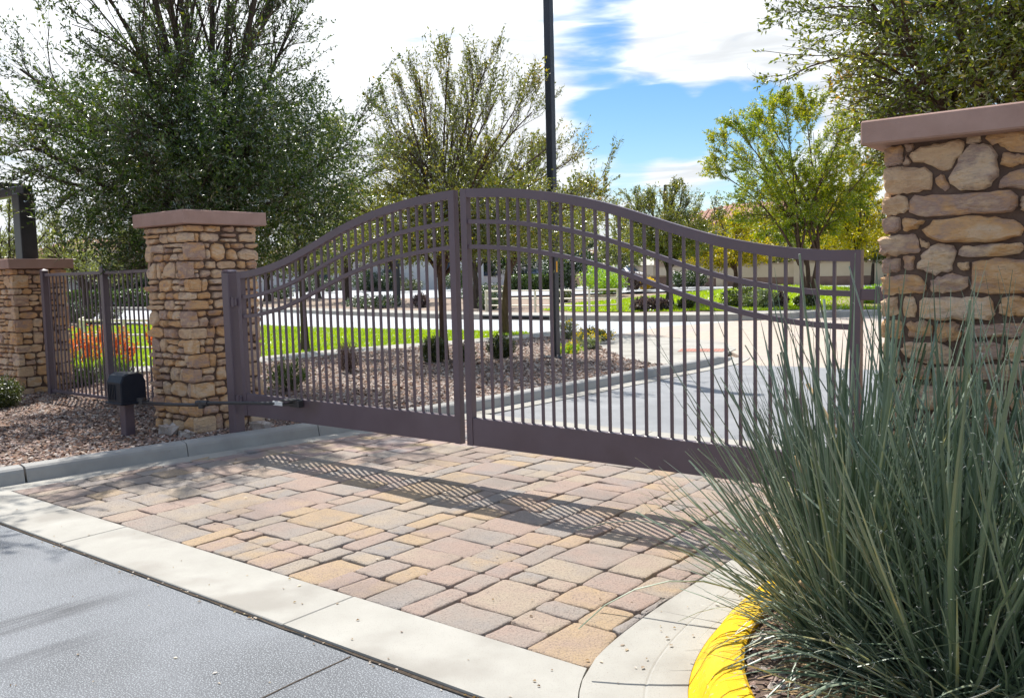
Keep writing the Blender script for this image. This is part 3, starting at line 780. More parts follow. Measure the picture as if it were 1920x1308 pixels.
for (a, b, y0, y1) in pav:
    P = [(a, y0), (b, y0), (b, y1), (a, y1)]
    # clip by the left gutter and the right gutter
    ya, yb = 2.7, 7.0
    for (p, q) in (((-7.07, 2.76), (-6.98, 3.6)), ((-6.98, 3.6), (-6.83, 4.6)), ((-6.83, 4.6), (-6.3, 7.0))):
        (x1_, y1_), (x2_, y2_) = p, q; nx, ny = -(y2_-y1_), (x2_-x1_); cc = nx*x1_+ny*y1_
        # keep the right-hand side
        P = clip_halfplane(P, nx, ny, cc) if P else P
    ya_, yb_ = y0-.01, y1+.01; p, q = (ie_x(ya_)-.008, ya_), (ie_x(yb_)-.008, yb_); nx, ny = (q[1]-p[1]), -(q[0]-p[0])
    if P and len(P) > 2: P = clip_halfplane(P, nx, ny, nx*p[0]+ny*p[1])      # keep the left-hand side of the right gutter
    if not P or len(P) < 3: continue
    A = 0
    for i in range(len(P)):
        A += P[i][0]*P[(i+1) % len(P)][1]-P[(i+1) % len(P)][0]*P[i][1]
    if abs(A)/2 < .004: continue
    polys.append((P, math.hypot(np.mean([p[0] for p in P]), np.mean([p[1] for p in P]))))
polys.sort(key=lambda t: t[1])
rest_V, rest_F, rest_m, nn = [], [], [], 0
for i, (P, dist) in enumerate(polys):
    V, F = paver_mesh(P, prg, .010+prg.normal()*.0022)
    if i < 300: obj('paver', V, F, M['paver'], bed, smooth=True)
    else:
        rest_V.append(V); rest_F += [tuple(k+nn for k in f) for f in F]; nn += len(V)
M['paver_rest'] = mat('paver_rest', [(.205, .195, .20), (.30, .25, .235), (.33, .24, .215), (.40, .315, .235), (.43, .30, .16)], 2.6, 1, .82, .9, 85, .3, bdist=.008)
if rest_V: obj('pavers', np.concatenate(rest_V), rest_F, M['paver_rest'], bed, smooth=True, kind='stuff')

# left gutter pan and kerb in cast lengths
kerbL = empty('left_kerb', (-7.1, 4.0, 0), kind='structure')
s = 0; Ltot = path_len(KL)
gut = [( -.27, -.04), (-.27, .011), (-.02, .004), (0, .004), (0, -.04)]
prof = [(-.005, -.05), (.0, .004), (.018, .085), (.028, .108), (.048, .123), (.165, .128), (.178, .118), (.182, .0)]
s0 = path_len(KL[KL[:, 1] < 3.08]); cuts = sorted([s0+k*1.31 for k in range(-4, 12) if 0 < s0+k*1.31 < Ltot-.4])
cuts = [0]+cuts+[Ltot]
for a, b in zip(cuts[:-1], cuts[1:]):
    wide = .014 if abs(a-s0) < .01 else .005
    sp = subpath(KL, a+wide, b-.003, 8)
    P_ = prof
    V, F = sweep(sp, P_)
    if b == Ltot:      # the kerb dies into the pavement at the crossing
        k = len(prof); f = np.repeat(np.clip(1-np.linspace(0, 1, 8)*1.05, .06, 1), k); V[:, 2] = np.where(V[:, 2] > 0, V[:, 2]*f, V[:, 2])
    obj('kerb_block', V, F, M['kerb_concrete'], kerbL, smooth=False)
for a, b in ((0, s0-.5), (s0-.5, s0+1.72), (s0+1.72, s0+4.6), (s0+4.6, s0+7.5), (s0+7.5, Ltot-.1)):
    V, F = sweep(subpath(KL, a+.003, b-.003, 14), gut); obj('gutter_slab', V, F, M['concrete'], kerbL)

# right kerb: wide gutter pan, yellow painted roll kerb round the planter
kerbR = empty('right_kerb', (-1.5, 3.2, 0), kind='structure')
prR = [(.03, -.05), (.0, .006), (-.035, .052), (-.06, .092), (-.09, .112), (-.12, .121), (-.185, .124), (-.198, .114), (-.203, 0)]
LR = path_len(KR); cr_ = [0, 1.6, 3.2, path_len(KR[KR[:, 1] < 3.42])+0.0, 99]
KRlen = np.concatenate([[0], np.cumsum(np.linalg.norm(np.diff(KR, axis=0), axis=1))])
sJ = float(KRlen[np.where((KR[:, 0] < -1.0) & (KR[:, 1] > 3.44))[0][0]])
segs = [(0, sJ-4.2), (sJ-4.2, sJ-2.1), (sJ-2.1, sJ), (sJ, sJ+2.1), (sJ+2.1, sJ+4.2), (sJ+4.2, LR)]
for a, b in segs:
    n = max(6, int((b-a)/.08)); sp = subpath(KR, a+.003, b-.003, n)
    V, F = sweep(sp, prR); obj('kerb_block', V, F, M['yellow_paint'] if a < sJ+.5 else M['kerb_concrete'], kerbR, smooth=False, label='yellow painted kerb length' if a < sJ+.5 else None)
    w_ = []      # gutter pan between the kerb foot and its curved outer edge
    for p_ in sp:
        q_ = IE[np.argmin(((IE-p_)**2).sum(1))]; w_.append(q_-p_)
    w_ = np.array(w_); prg_ = [(1, -.05), (1, .013), (.42, .007), (.40, .0045), (.38, .007), (.01, .004), (.01, -.05)]; V = []
    for p_, dd_ in zip(sp, w_):
        V += [(p_[0]+dd_[0]*u_, p_[1]+dd_[1]*u_, z_) for u_, z_ in prg_]
    k_ = len(prg_); F = [(i*k_+j, (i+1)*k_+j, (i+1)*k_+j+1, i*k_+j+1) for i in range(n-1) for j in range(k_-1)]+[tuple(range(k_)), tuple(range((n-1)*k_, n*k_))]
    obj('gutter_slab', np.array(V), F, M['concrete'], kerbR)
# fill of the corner between gutter and road
# concrete band at the far side of the pavers, then the asphalt drive beyond the gate
b2 = empty('far_concrete_band', (-4, 7.2, 0), kind='structure')
for a, b in ((-6.28, -4.15), (-4.14, -1.93)):
    mb = MB(); mb.box(a, b, 6.99, 7.38, -.05, .013, .004); mb.build('slab', M['concrete'], b2)
poly_obj('driveway', [(-6.22, 7.385), (-1.93, 7.385), (-1.93, 12.0), (-1.93, 13.35), (-3.5, 13.5), (-4.9, 13.5), (-6.0, 13.3), (-6.03, 11.5), (-6.13, 9.2), (-6.18, 8.2)], 0, M['asphalt_pale'], kind='structure')
# tan pavers of the entry court, pale concrete landing with its red warning pad
poly_obj('entry_court', [(-6.0, 13.31), (-4.9, 13.51), (-3.5, 13.51), (-1.9, 13.36), (3, 13.2), (18, 13), (18, 32), (-6.6, 29.2), (-9.0, 27.0), (-10.9, 24.6), (-11.8, 21.8), (-11.5, 18.5), (-9.5, 18.2), (-7.8, 16.6), (-6.4, 14.6)], -.002, M['far_paver'], kind='structure')
land = poly_obj('pavement', [(-6.33, 12.6), (-6.36, 13.8), (-6.62, 14.5), (-6.9, 15.0), (-7.1, 15.9), (-7.9, 17.2), (-9.0, 17.9), (-10.6, 18.2), (-13.2, 18.2), (-12.9, 17.0), (-11.6, 16.8), (-10.4, 16.0), (-9.5, 14.9), (-8.5, 13.8), (-7.7, 12.9), (-6.9, 12.45)], .012+.08*0, M['concrete'], kind='structure')
mb = MB(); mb.box(-.42, .42, -.3, .3, 0, .006)
for i in range(13):
    for j in range(9):
        cx, cy = -.38+i*.0633, -.26+j*.065; mb.add([(cx-.014, cy-.014, .006), (cx+.014, cy-.014, .006), (cx+.014, cy+.014, .006), (cx-.014, cy+.014, .006), (cx, cy, .013)], [(0, 1, 4), (1, 2, 4), (2, 3, 4), (3, 0, 4)])
V = np.concatenate(mb.V); a_ = R(20); V = np.stack([V[:, 0]*math.cos(a_)-V[:, 1]*math.sin(a_)-7.55, V[:, 0]*math.sin(a_)+V[:, 1]*math.cos(a_)+15.35, V[:, 2]+.014], 1)
obj('warning_pad', V, mb.F, M['red_pad'], land)

# gravel beds, with a soil sheet below the stones
GB = [(-20, -2), (-7.75, -2), (-7.62, .6), (-7.52, 1.9), (-7.41, 2.8), (-7.29, 3.8), (-7.15, 4.5), (-6.96, 5.6), (-6.7, 6.8), (-6.57, 7.9), (-6.5, 9.2), (-6.4, 11.5), (-6.42, 12.55), (-6.9, 12.4), (-7.7, 12.85), (-8.5, 13.75), (-9.5, 14.85), (-10.4, 15.95), (-11.6, 16.7), (-12.35, 16.75), (-12.55, 15.9), (-13.0, 14.0), (-13.35, 12.4), (-13.4, 11), (-13.35, 9.5), (-13.5, 7.7), (-14.4, 6.4), (-20, 5.6)]
poly_obj('gravel_bed', GB, .062, M['soil'], .12, kind='structure')
ing = in_poly(GB)
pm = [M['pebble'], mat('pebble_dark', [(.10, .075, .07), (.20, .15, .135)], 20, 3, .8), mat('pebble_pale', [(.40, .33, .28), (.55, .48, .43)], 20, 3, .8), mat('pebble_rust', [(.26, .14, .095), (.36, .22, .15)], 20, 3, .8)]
grg = np.random.default_rng(5)
flat = lambda x, y: np.full_like(x, .062)
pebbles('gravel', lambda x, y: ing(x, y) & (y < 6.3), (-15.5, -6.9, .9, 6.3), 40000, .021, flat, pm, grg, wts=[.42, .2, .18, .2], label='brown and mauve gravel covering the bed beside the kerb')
pebbles('gravel', lambda x, y: ing(x, y) & (y >= 6.3), (-15, -6.3, 6.3, 17), 36000, .027, flat, pm, grg, wts=[.36, .07, .45, .12], label='sunlit tan gravel of the bed beyond the gate')  # sunlight put into the colour: more pale pebbles than in the near bed
PB = [(5, 2.0), (5, 13), (-1.86, 13), (-1.87, 3.6), (-1.60, 3.3)]
PBp = [tuple(q) for q in offset_path(KR, -.175)][::1]
plant_poly = PBp+[(5, 12.6), (5, 1.9)]
inb = in_poly(plant_poly)
poly_obj('planter_bed', plant_poly, .085, M['soil'], .12, kind='structure')
pebbles('gravel', inb, (-1.5, 1.2, 1.9, 6.5), 11000, .017, lambda x, y: np.full_like(x, .085), pm, grg, wts=[.4, .12, .3, .18], label='pale gravel in the planter behind the yellow kerb')

# pavement strip and lawn beyond the gravel
SW = smooth_path([(-19, 6.0), (-15.4, 6.9), (-14.2, 8.2), (-13.95, 9.8), (-14.0, 11.4), (-13.75, 12.8), (-13.2, 14.2), (-12.85, 15.6), (-12.6, 17.0), (-12.7, 18.3)], 40)
sw = empty('sidewalk', (-14, 10, 0), kind='structure')
sl_ = path_len(SW); k = 9
for i in range(k):
    V, F = sweep(subpath(SW, sl_*i/k+.004, sl_*(i+1)/k-.004, 7), [(.52, -.05), (.52, .075), (-.52, .075), (-.52, -.05)]); obj('slab', V, F, M['concrete'], sw)
LW = [(-15.2, 7.6), (-14.75, 8.6), (-14.52, 10), (-14.55, 11.4), (-14.25, 13), (-13.75, 14.3), (-13.4, 15.6), (-13.2, 17.5), (-13.8, 18.0), (-16.6, 18.05), (-21.5, 17.6), (-25.2, 17.9), (-29, 17.6), (-31.5, 15.6), (-30, 11), (-27, 7.5), (-20, 6.6)]
poly_obj('lawn', LW, .05, M['lawn_soil'], .1, kind='structure')
def blades(name, inside, box, n, h, w, zf, label, seed):
    rg = np.random.default_rng(seed); x = rg.uniform(box[0], box[1], n); y = rg.uniform(box[2], box[3], n); k = inside(x, y); x, y = x[k], y[k]; n = len(x)
    z = zf(x, y); a = rg.uniform(0, 2*math.pi, n); hh = h*(.6+.8*rg.random(n)); le = rg.normal(size=(n, 2))*.5*hh[:, None]
    V = np.stack([np.stack([x-np.cos(a)*w, y-np.sin(a)*w, z], 1), np.stack([x+np.cos(a)*w, y+np.sin(a)*w, z], 1), np.stack([x+le[:, 0], y+le[:, 1], z+hh], 1)], 1).reshape(-1, 3)
    o = obj(name, V, np.arange(n*3).reshape(-1, 3), L['grass']); return props(o, kind='stuff', label=label, cat='grass')
blades('grass', in_poly(LW), (-31.5, -13, 6.6, 18), 110000, .05, .012, lambda x, y: np.full_like(x, .048), 'bright mown grass of the near lawn beyond the gravel', 8)

# the street across, its gutters and far pavement
poly_obj('street', [(-90, 18.35), (-34, 18.2), (-25, 18.3), (-16, 18.35), (-11.5, 18.5), (-11.82, 21.8), (-10.92, 24.6), (-13, 23.7), (-18, 23.6), (-21, 23.4), (-29, 24.9), (-35, 26.4), (-58, 26.8), (-90, 28)], -.004, M['street_asphalt'], kind='structure')
patch('street_gutter', [(-90, 17.9), (-34, 17.75), (-25, 17.95), (-16, 18.1), (-13, 18.1)], [(-90, 18.4), (-34, 18.25), (-25, 18.4), (-16, 18.45), (-11.5, 18.55)], M['concrete'], .004, 30, 2, kind='structure')
FS = smooth_path([(-90, 28.3), (-58, 27.1), (-37, 26.8), (-29, 25.2), (-21, 23.8), (-18, 24.0), (-14.5, 24.1), (-13, 24.3), (-11.2, 25.6), (-9.4, 27.6), (-6.6, 29.6), (0, 31.5), (14, 33)], 80)
fk = empty('far_kerb', (-18, 24, 0), kind='structure')
fl = path_len(FS)
for i in range(26):
    V, F = sweep(subpath(FS, fl*i/26+.01, fl*(i+1)/26-.01, 7), [(-.02, -.05), (0, .0), (.03, .14), (.18, .15), (.18, 0)]); obj('kerb_block', V, F, M['concrete'], fk)
for i in range(26):
    V, F = sweep(subpath(FS, fl*i/26+.01, fl*(i+1)/26-.01, 7), [(.185, 0), (.185, .146), (1.6, .152), (1.6, 0)]); obj('pavement_slab', V, F, M['concrete'], fk)
mb = MB()   # storm drain mouth in the far kerb
V, F = sweep(subpath(FS, fl*.01+path_len(FS[FS[:, 0] < -21]), path_len(FS[FS[:, 0] < -16.2]), 12), [(-.03, .01), (-.03, .1), (.005, .1), (.005, .01)]); mb.add(V, F)
mb.build('storm_drain', M['rubber'], fk)
# rising lawns on the far side
far_front = [tuple(p) for p in offset_path(FS, 1.6)]
def zl(x, y): return np.maximum(zg(x, y), 0)+.13*np.clip((y-23)/3, 0, 1)
def band_patch(name, x0, x1, d0, d1, mt, zo, zf, **kw):
    """strip along the far kerb between two distances behind it"""
    A = offset_path(FS, d0); B = offset_path(FS, d1); k = (FS[:, 0] >= x0) & (FS[:, 0] <= x1)
    return patch(name, A[k], B[k], mt, zo, 60, 14, zf, **kw)
gfar = band_patch('far_gravel', -90, 14, 1.58, 9.5, M['ground'], .005, zl, kind='structure')
# lawn area: from x=-21 to 0
def far_lawn_in(x, y):
    c = np.interp(x, [-24, -22, -20, -17, -8, 2, 6], [99, 31.5, 27.2, 26.2, 29.2, 33, 36]); d = np.interp(x, [-24, -20, -16, -8, 2], [30, 36, 41, 41, 41])
    return (y > c) & (y < d)
xx = np.arange(-24, 6, .5); yy = np.arange(24, 42, .5)
X, Y = np.meshgrid(xx, yy)
V = np.stack([X.ravel(), Y.ravel(), zl(X.ravel(), Y.ravel())+.03+.16*np.sin(X.ravel()*.35+1)*np.clip((Y.ravel()-29)/6, 0, 1)], 1)
nx = len(xx); F = []
for r in range(len(yy)-1):
    for c in range(nx-1):
        if far_lawn_in(xx[c]+.25, yy[r]+.25): F.append((r*nx+c, r*nx+c+1, (r+1)*nx+c+1, (r+1)*nx+c))
obj('far_lawn', V, F, M['lawn_soil'], smooth=True, kind='structure')
zfl = lambda x, y: zl(x, y)+.03+.16*np.sin(x*.35+1)*np.clip((y-29)/6, 0, 1)
blades('grass', far_lawn_in, (-24, 6, 24, 42), 80000, .07, .02, zfl, 'bright grass of the rising lawn across the street', 9)
# second road and forecourts at the left, far behind
patch('far_street', [(-120, 36), (-60, 35.5), (-40, 36.5), (-28, 40)], [(-120, 48), (-66, 50), (-44, 52), (-30, 56)], M['street_asphalt'], .03, 30, 8, zg, kind='structure')
patch('far_street', [(-28, 40), (-22, 42.5), (-14, 43.5), (10, 44)], [(-30, 56), (-22, 50), (-14, 48), (10, 47)], M['street_asphalt'], .03, 30, 8, zg, kind='structure')

# ------------------------------------------------------------------ stone pillars
def cap_slab(root, x0, x1, y0, y1, z0, z1):
    mb = MB(); mb.box(x0, x1, y0, y1, z0, z1, .008); mb.build('cap', M['cap'], root)
def stones_on(root, polys, o, U, W, rg, h=(.025, .045), n=14, back=.03, edge=.008, rough=.35, smooth=False):
    for P in polys:
        V, F = stone_shape(P, rg.uniform(*h), rg, n, back, edge, rough)
        obj('stone', on_face(V, o, U, W), F, M['stone'], root, smooth=smooth)
def pillar(name, label, x0, x1, y0, y1, ztop, zcap, seed, over=.07, hmin=.055, hmax=.14, z0=.0):
    rg = np.random.default_rng(seed); root = empty(name, ((x0+x1)/2, (y0+y1)/2, z0), label=label, cat='pillar', group='stone clad gate pillars')
    mb = MB(); mb.box(x0+.03, x1-.03, y0+.03, y1-.03, z0, ztop); mb.build('mortar_core', M['mortar'], root)
    cap_slab(root, x0-over, x1+over, y0-over, y1+over, ztop, zcap)
    # corner stones at the near corner (x1, y0), wrapping both faces
    z = z0; f0 = []; f1 = []; k = 0
    while z < ztop-.004:
        h = rg.uniform(.08, .19)
        if ztop-(z+h) < .06: h = ztop-z-.004
        a, b = (rg.uniform(.13, .22), rg.uniform(.05, .09)) if k % 2 else (rg.uniform(.05, .09), rg.uniform(.13, .24))
        V, F = box_stone(x1-.03-a+.03, x1+.012, y0-.012, y0+b, z+.006, z+h-.006, rg, .005); obj('stone', V, F, M['stone'], root)
        f0.append((z, z+h, a)); f1.append((z, z+h, b)); z += h; k += 1
    # front face (towards -y) and side face (towards +x): fill beside the corner stones
    def fill(width, corner, flip):
        out = []
        for (za, zb, a) in corner:
            out += rubble_layout(0, width-a+.004, za, zb, rg, min(hmin, zb-za), min(hmax, zb-za+.001), joint=.012)
        return out
    w = x1-x0; d = y1-y0
    stones_on(root, fill(w, f0, False), (x0, y0+.03, 0), (1, 0, 0), (0, -1, 0), rg, (.024, .046))
    stones_on(root, [[(d-u, v) for u, v in P] for P in fill(d, f1, True)], (x1-.03, y0, 0), (0, 1, 0), (1, 0, 0), rg, (.024, .046))
    # the far side and back faces: a simpler skin so that the pillar is whole from elsewhere
    for o, U, W, wd in (((x1-.01, y1-.03, 0), (-1, 0, 0), (0, 1, 0), w-.02), ((x0+.03, y1-.01, 0), (0, -1, 0), (-1, 0, 0), d-.02)):
        vs, fs, n = [], [], 0
        for P in rubble_layout(0, wd, z0+.01, ztop-.002, rg, .09, .15):
            V, F = stone_shape(P, rg.uniform(.024, .04), rg, 8); V = on_face(V, o, U, W); vs.append(V); fs += [tuple(i+n for i in f) for f in F]; n += len(V)
        o_ = obj('stone_cladding', np.concatenate(vs), fs, M['stone'], root, kind='stuff')
    return root
pillar('gate_pillar', 'tall stone clad pillar holding the left gate post, behind the black gate operator', -8.56, -7.76, 4.77, 5.58, 2.115, 2.25, 31, z0=.05)
pl2 = pillar('gate_pillar', 'low stone pillar at the far left under the dark pergola post', -13.62, -12.82, 5.22, 5.96, 1.80, 1.935, 32, over=.07, z0=.05)
# right pillar: the near one, traced stones
rp = empty('gate_pillar', (-.83, 4.97, .05), label='large pinkish stone pillar behind the spiky yucca at the right edge', cat='pillar', group='stone clad gate pillars')
mb = MB(); mb.box(-1.235, -.40, 4.58, 5.38, .05, 2.13); mb.build('mortar_core', M['mortar'], rp)
cap_slab(rp, -1.345, -.29, 4.45, 5.5, 2.13, 2.245)
TR=[[(-1.268,2.122),(-1.185,2.121),(-1.181,2.037),(-1.2,2.03),(-1.267,2.034)],
[(-1.175,2.126),(-1.134,2.126),(-1.134,2.097),(-1.159,2.089)],
[(-1.166,2.078),(-1.143,2.038),(-1.162,2.026),(-1.179,2.028)],
[(-1.146,2.076),(-1.088,2.11),(-0.916,2.122),(-0.913,2.068),(-0.953,2.02),(-0.981,1.978),(-1.051,2.019),(-1.138,2.045)],
[(-0.901,2.129),(-0.845,2.133),(-0.844,2.102),(-0.901,2.098)],
[(-0.826,2.129),(-0.757,2.143),(-0.665,2.132),(-0.647,2.037),(-0.709,2.047),(-0.793,2.096)],
[(-0.976,1.937),(-0.924,2.038),(-0.886,2.088),(-0.811,2.088),(-0.775,2.043),(-0.767,1.961),(-0.789,1.906),(-0.845,1.885),(-0.941,1.897)],
[(-0.758,1.99),(-0.746,2.042),(-0.663,2.024),(-0.663,1.991),(-0.717,1.976)],
[(-1.256,2.005),(-1.226,2.019),(-1.081,2.009),(-1.049,1.986),(-1.046,1.906),(-1.183,1.895),(-1.248,1.9)],
[(-1.032,1.955),(-1.001,1.971),(-0.968,1.905),(-0.995,1.891),(-1.025,1.926)],
[(-0.763,1.899),(-0.735,1.947),(-0.662,1.966),(-0.61,1.956),(-0.608,1.871),(-0.756,1.886)],
[(-1.259,1.884),(-1.162,1.879),(-1.156,1.849),(-1.151,1.805),(-1.213,1.795),(-1.258,1.801)],
[(-1.143,1.876),(-0.921,1.872),(-0.697,1.87),(-0.688,1.776),(-0.833,1.774),(-1.135,1.779)],
[(-0.671,1.846),(-0.581,1.844),(-0.579,1.774),(-0.67,1.78)],
[(-1.275,1.78),(-1.19,1.78),(-1.189,1.714),(-1.271,1.701)],
[(-1.179,1.774),(-1.076,1.759),(-1.108,1.726),(-1.17,1.711)],
[(-1.088,1.701),(-1.038,1.76),(-0.862,1.761),(-0.694,1.745),(-0.661,1.698),(-0.66,1.662),(-0.784,1.642),(-0.996,1.651),(-1.057,1.675)],
[(-0.645,1.758),(-0.57,1.758),(-0.568,1.663),(-0.638,1.656)],
[(-1.284,1.685),(-1.149,1.698),(-1.108,1.683),(-1.091,1.606),(-1.18,1.601),(-1.259,1.6)],
[(-1.103,1.677),(-1.051,1.642),(-1.061,1.626),(-1.087,1.633)],
[(-1.114,1.53),(-1.076,1.61),(-1.021,1.641),(-0.956,1.638),(-0.938,1.595),(-0.955,1.52),(-1.044,1.506)],
[(-0.922,1.626),(-0.784,1.631),(-0.66,1.636),(-0.662,1.585),(-0.783,1.579),(-0.921,1.578)],
[(-0.643,1.641),(-0.568,1.643),(-0.566,1.577),(-0.641,1.574)],
[(-1.28,1.579),(-1.188,1.581),(-1.189,1.52),(-1.274,1.508)],
[(-1.174,1.589),(-1.125,1.588),(-1.124,1.524),(-1.163,1.522)],
[(-0.935,1.547),(-0.882,1.556),(-0.88,1.519),(-0.911,1.517)],
[(-0.858,1.56),(-0.601,1.561),(-0.598,1.41),(-0.78,1.403),(-0.865,1.412),(-0.864,1.476)],
[(-1.261,1.494),(-1.095,1.496),(-1.069,1.446),(-1.068,1.408),(-1.246,1.401),(-1.257,1.426)],
[(-1.044,1.479),(-0.954,1.504),(-0.886,1.487),(-0.885,1.423),(-1.043,1.411)],
[(-1.275,1.381),(-1.198,1.387),(-1.192,1.303),(-1.267,1.296)],
[(-1.169,1.39),(-1.12,1.392),(-1.109,1.337),(-1.113,1.292),(-1.168,1.297)],
[(-1.094,1.386),(-0.913,1.389),(-0.775,1.385),(-0.77,1.291),(-0.912,1.284),(-1.092,1.287)],
[(-0.754,1.306),(-0.742,1.39),(-0.597,1.392),(-0.595,1.303)],
[(-1.259,1.274),(-1.176,1.28),(-1.17,1.191),(-1.244,1.189)],
[(-1.155,1.269),(-1.046,1.276),(-1.035,1.205),(-1.143,1.189)],
[(-1.016,1.266),(-0.921,1.27),(-0.91,1.186),(-1.014,1.178)],
[(-0.897,1.257),(-0.595,1.275),(-0.593,1.216),(-0.891,1.198)],
[(-1.282,1.154),(-1.206,1.162),(-1.184,1.1),(-1.249,1.081),(-1.276,1.097)],
[(-1.174,1.123),(-1.143,1.169),(-0.989,1.168),(-0.954,1.142),(-0.958,1.071),(-1.038,1.067),(-1.132,1.091)],
[(-0.89,1.176),(-0.776,1.185),(-0.728,1.16),(-0.736,1.096),(-0.869,1.085)],
[(-0.72,1.192),(-0.593,1.2),(-0.591,1.112),(-0.709,1.097)],
[(-1.254,1.063),(-1.184,1.072),(-1.172,0.988),(-1.248,0.978)],
[(-1.163,1.073),(-1.048,1.056),(-1.037,0.99),(-1.157,0.989)],
[(-1.028,1.051),(-0.869,1.064),(-0.858,0.994),(-1.027,0.979)],
[(-0.845,1.07),(-0.591,1.092),(-0.589,1.019),(-0.839,0.995)]]

rg9 = np.random.default_rng(99)
for P in TR:
    quoin = min(p[0] for p in P) < -1.2
    if quoin: P = [(-1.262-abs(rg9.normal())*.012 if p[0] < -1.235 else p[0], p[1]) for p in P]
    big = np.ptp([p[0] for p in P]) > .09
    V, F = stone_shape(P, rg9.uniform(.03, .052) if big else rg9.uniform(.022, .034), rg9, 26 if big else 16, .03 if not quoin else .17, .011, .5)
    obj('stone', on_face(V, (0, 4.585, 0), (1, 0, 0), (0, -1, 0)), F, M['stone'], rp, smooth=False)
low = [P for P in rubble_layout(-1.255, -.42, .06, .97, rg9, .07, .13, joint=.014)]
hi = [P for P in rubble_layout(-.585, -.42, 1.0, 2.1, rg9, .07, .13, joint=.014)]
stones_on(rp, low+hi, (0, 4.585, 0), (1, 0, 0), (0, -1, 0), rg9, (.03, .05), 18, .03, .011, .45)
for o, U, W, wd in (((-1.235, 5.37, 0), (0, -1, 0), (-1, 0, 0), .78), ((-.41, 5.35, 0), (-1, 0, 0), (0, 1, 0), .82), ((-.43, 4.6, 0), (0, 1, 0), (1, 0, 0), .76)):
    vs, fs, n = [], [], 0
    for P in rubble_layout(0, wd, .06, 2.12, rg9, .08, .14):
        V, F = stone_shape(P, rg9.uniform(.024, .04), rg9, 8); V = on_face(V, o, U, W); vs.append(V); fs += [tuple(i+n for i in f) for f in F]; n += len(V)
    obj('stone_cladding', np.concatenate(vs), fs, M['stone'], rp, kind='stuff')

# ------------------------------------------------------------------ the gate
YG = 4.86
SD = np.array([0, .18, .45, .68, .95, 1.20, 1.43, 1.66, 1.88, 2.08, 2.28, 2.46, 2.64, 2.90])
SZ = np.array([2.178, 2.170, 2.150, 2.120, 2.072, 2.012, 1.942, 1.862, 1.790, 1.733, 1.690, 1.661, 1.641, 1.632])
def arch(s):
    # smoothed outline of the top edge
    s = np.abs(s); w = np.array([-.09, -.045, 0, .045, .09]); return np.mean([np.interp(np.abs(s+k), SD, SZ) for k in w], axis=0)
XC = -4.31
def rail_mesh(xa, xb, dz0, dz1, y0, y1, n=40):
    xs_ = np.linspace(xa, xb, n); z = arch(xs_-XC); V = []
    for x_, zz in zip(xs_, z): V += [(x_, y0, zz+dz0), (x_, y1, zz+dz0), (x_, y1, zz+dz1), (x_, y0, zz+dz1)]
    F = [(i*4+j, i*4+(j+1) % 4, (i+1)*4+(j+1) % 4, (i+1)*4+j) for i in range(n-1) for j in range(4)]+[(3, 2, 1, 0), tuple((n-1)*4+j for j in range(4))]
    return V, F
def gate_leaf(label, x0, x1, outer_left):
    root = empty('gate_leaf', (x0 if outer_left else x1, YG, .295), label=label, cat='gate', group='leaves of the arched driveway gate')
    wo_ = wi = .056
    sx0, sx1 = x0+wo_, x1-wi
    def stile(a, b):
        za, zb = float(arch(a-XC)), float(arch(b-XC)); y0, y1 = YG-.026, YG+.026
        V = [(a, y0, .295), (b, y0, .295), (b, y1, .295), (a, y1, .295), (a, y0, za), (b, y0, zb), (b, y1, zb), (a, y1, za)]
        obj('stile', V, [(3, 2, 1, 0), (4, 5, 6, 7), (0, 1, 5, 4), (1, 2, 6, 5), (2, 3, 7, 6), (3, 0, 4, 7)], M['gate_paint'], root)
    stile(x0, sx0); stile(sx1, x1)
    V, F = rail_mesh(sx0, sx1, -.062, 0, YG-.0245, YG+.0245); obj('top_rail', V, F, M['gate_paint'], root)
    for dz in (-.235, -.415):
        V, F = rail_mesh(sx0, sx1, dz-.0155, dz+.0155, YG-.0155, YG+.0155); obj('curved_rail', V, F, M['gate_paint'], root)
    mb = MB(); mb.box(sx0, sx1, YG-.022, YG+.022, .296, .502, .003)
    for i in range(29): xc = sx0+(sx1-sx0)/30*(i+1); mb.tube([(xc, YG, .5035), (xc, YG, .507)], [.019, .0125], 8)
    mb.build('bottom_panel', M['gate_paint'], root)
    n = 29; sp = (sx1-sx0)/(n+1)
    for i in range(n):
        xc = sx0+sp*(i+1); z1 = float(arch(xc-XC))-.058
        V, F = MB().box(xc-.0085, xc+.0085, YG-.0085, YG+.0085, .5, z1).V[0], MB().box(0, 1, 0, 1, 0, 1).F
        obj('picket', V, F, M['gate_paint'], root)
    return root
gl1 = gate_leaf('left leaf of the brown gate, with the black operator arm fixed to it', -7.075, -4.345, True)
gl2 = gate_leaf('right leaf of the brown gate, reaching behind the yucca', -4.282, -1.452, False)
# gate post with hinges
gp = empty('gate_post', (-7.235, 4.85, .05), label='brown square steel post in front of the stone pillar carrying the left gate leaf', cat='post')
mb = MB(); mb.box(-7.275, -7.165, 4.80, 4.91, .0, 1.64, .008); mb.build('post', M['gate_paint'], gp)
V = [(-7.28, 4.795, 1.641), (-7.16, 4.795, 1.641), (-7.16, 4.915, 1.641), (-7.28, 4.915, 1.641), (-7.255, 4.82, 1.662), (-7.185, 4.82, 1.662), (-7.185, 4.89, 1.662), (-7.255, 4.89, 1.662)]
obj('post_cap', V, [(3, 2, 1, 0), (4, 5, 6, 7), (0, 1, 5, 4), (1, 2, 6, 5), (2, 3, 7, 6), (3, 0, 4, 7)], M['gate_paint'], gp)
for z in (1.36, .44):
    mb = MB(); mb.box(-7.167, -7.073, 4.815, 4.85, z-.035, z+.035, .004); mb.tube([(-7.12, 4.82, z-.045), (-7.12, 4.82, z+.045)], .02, 10); mb.build('hinge', M['gate_paint'], gp)
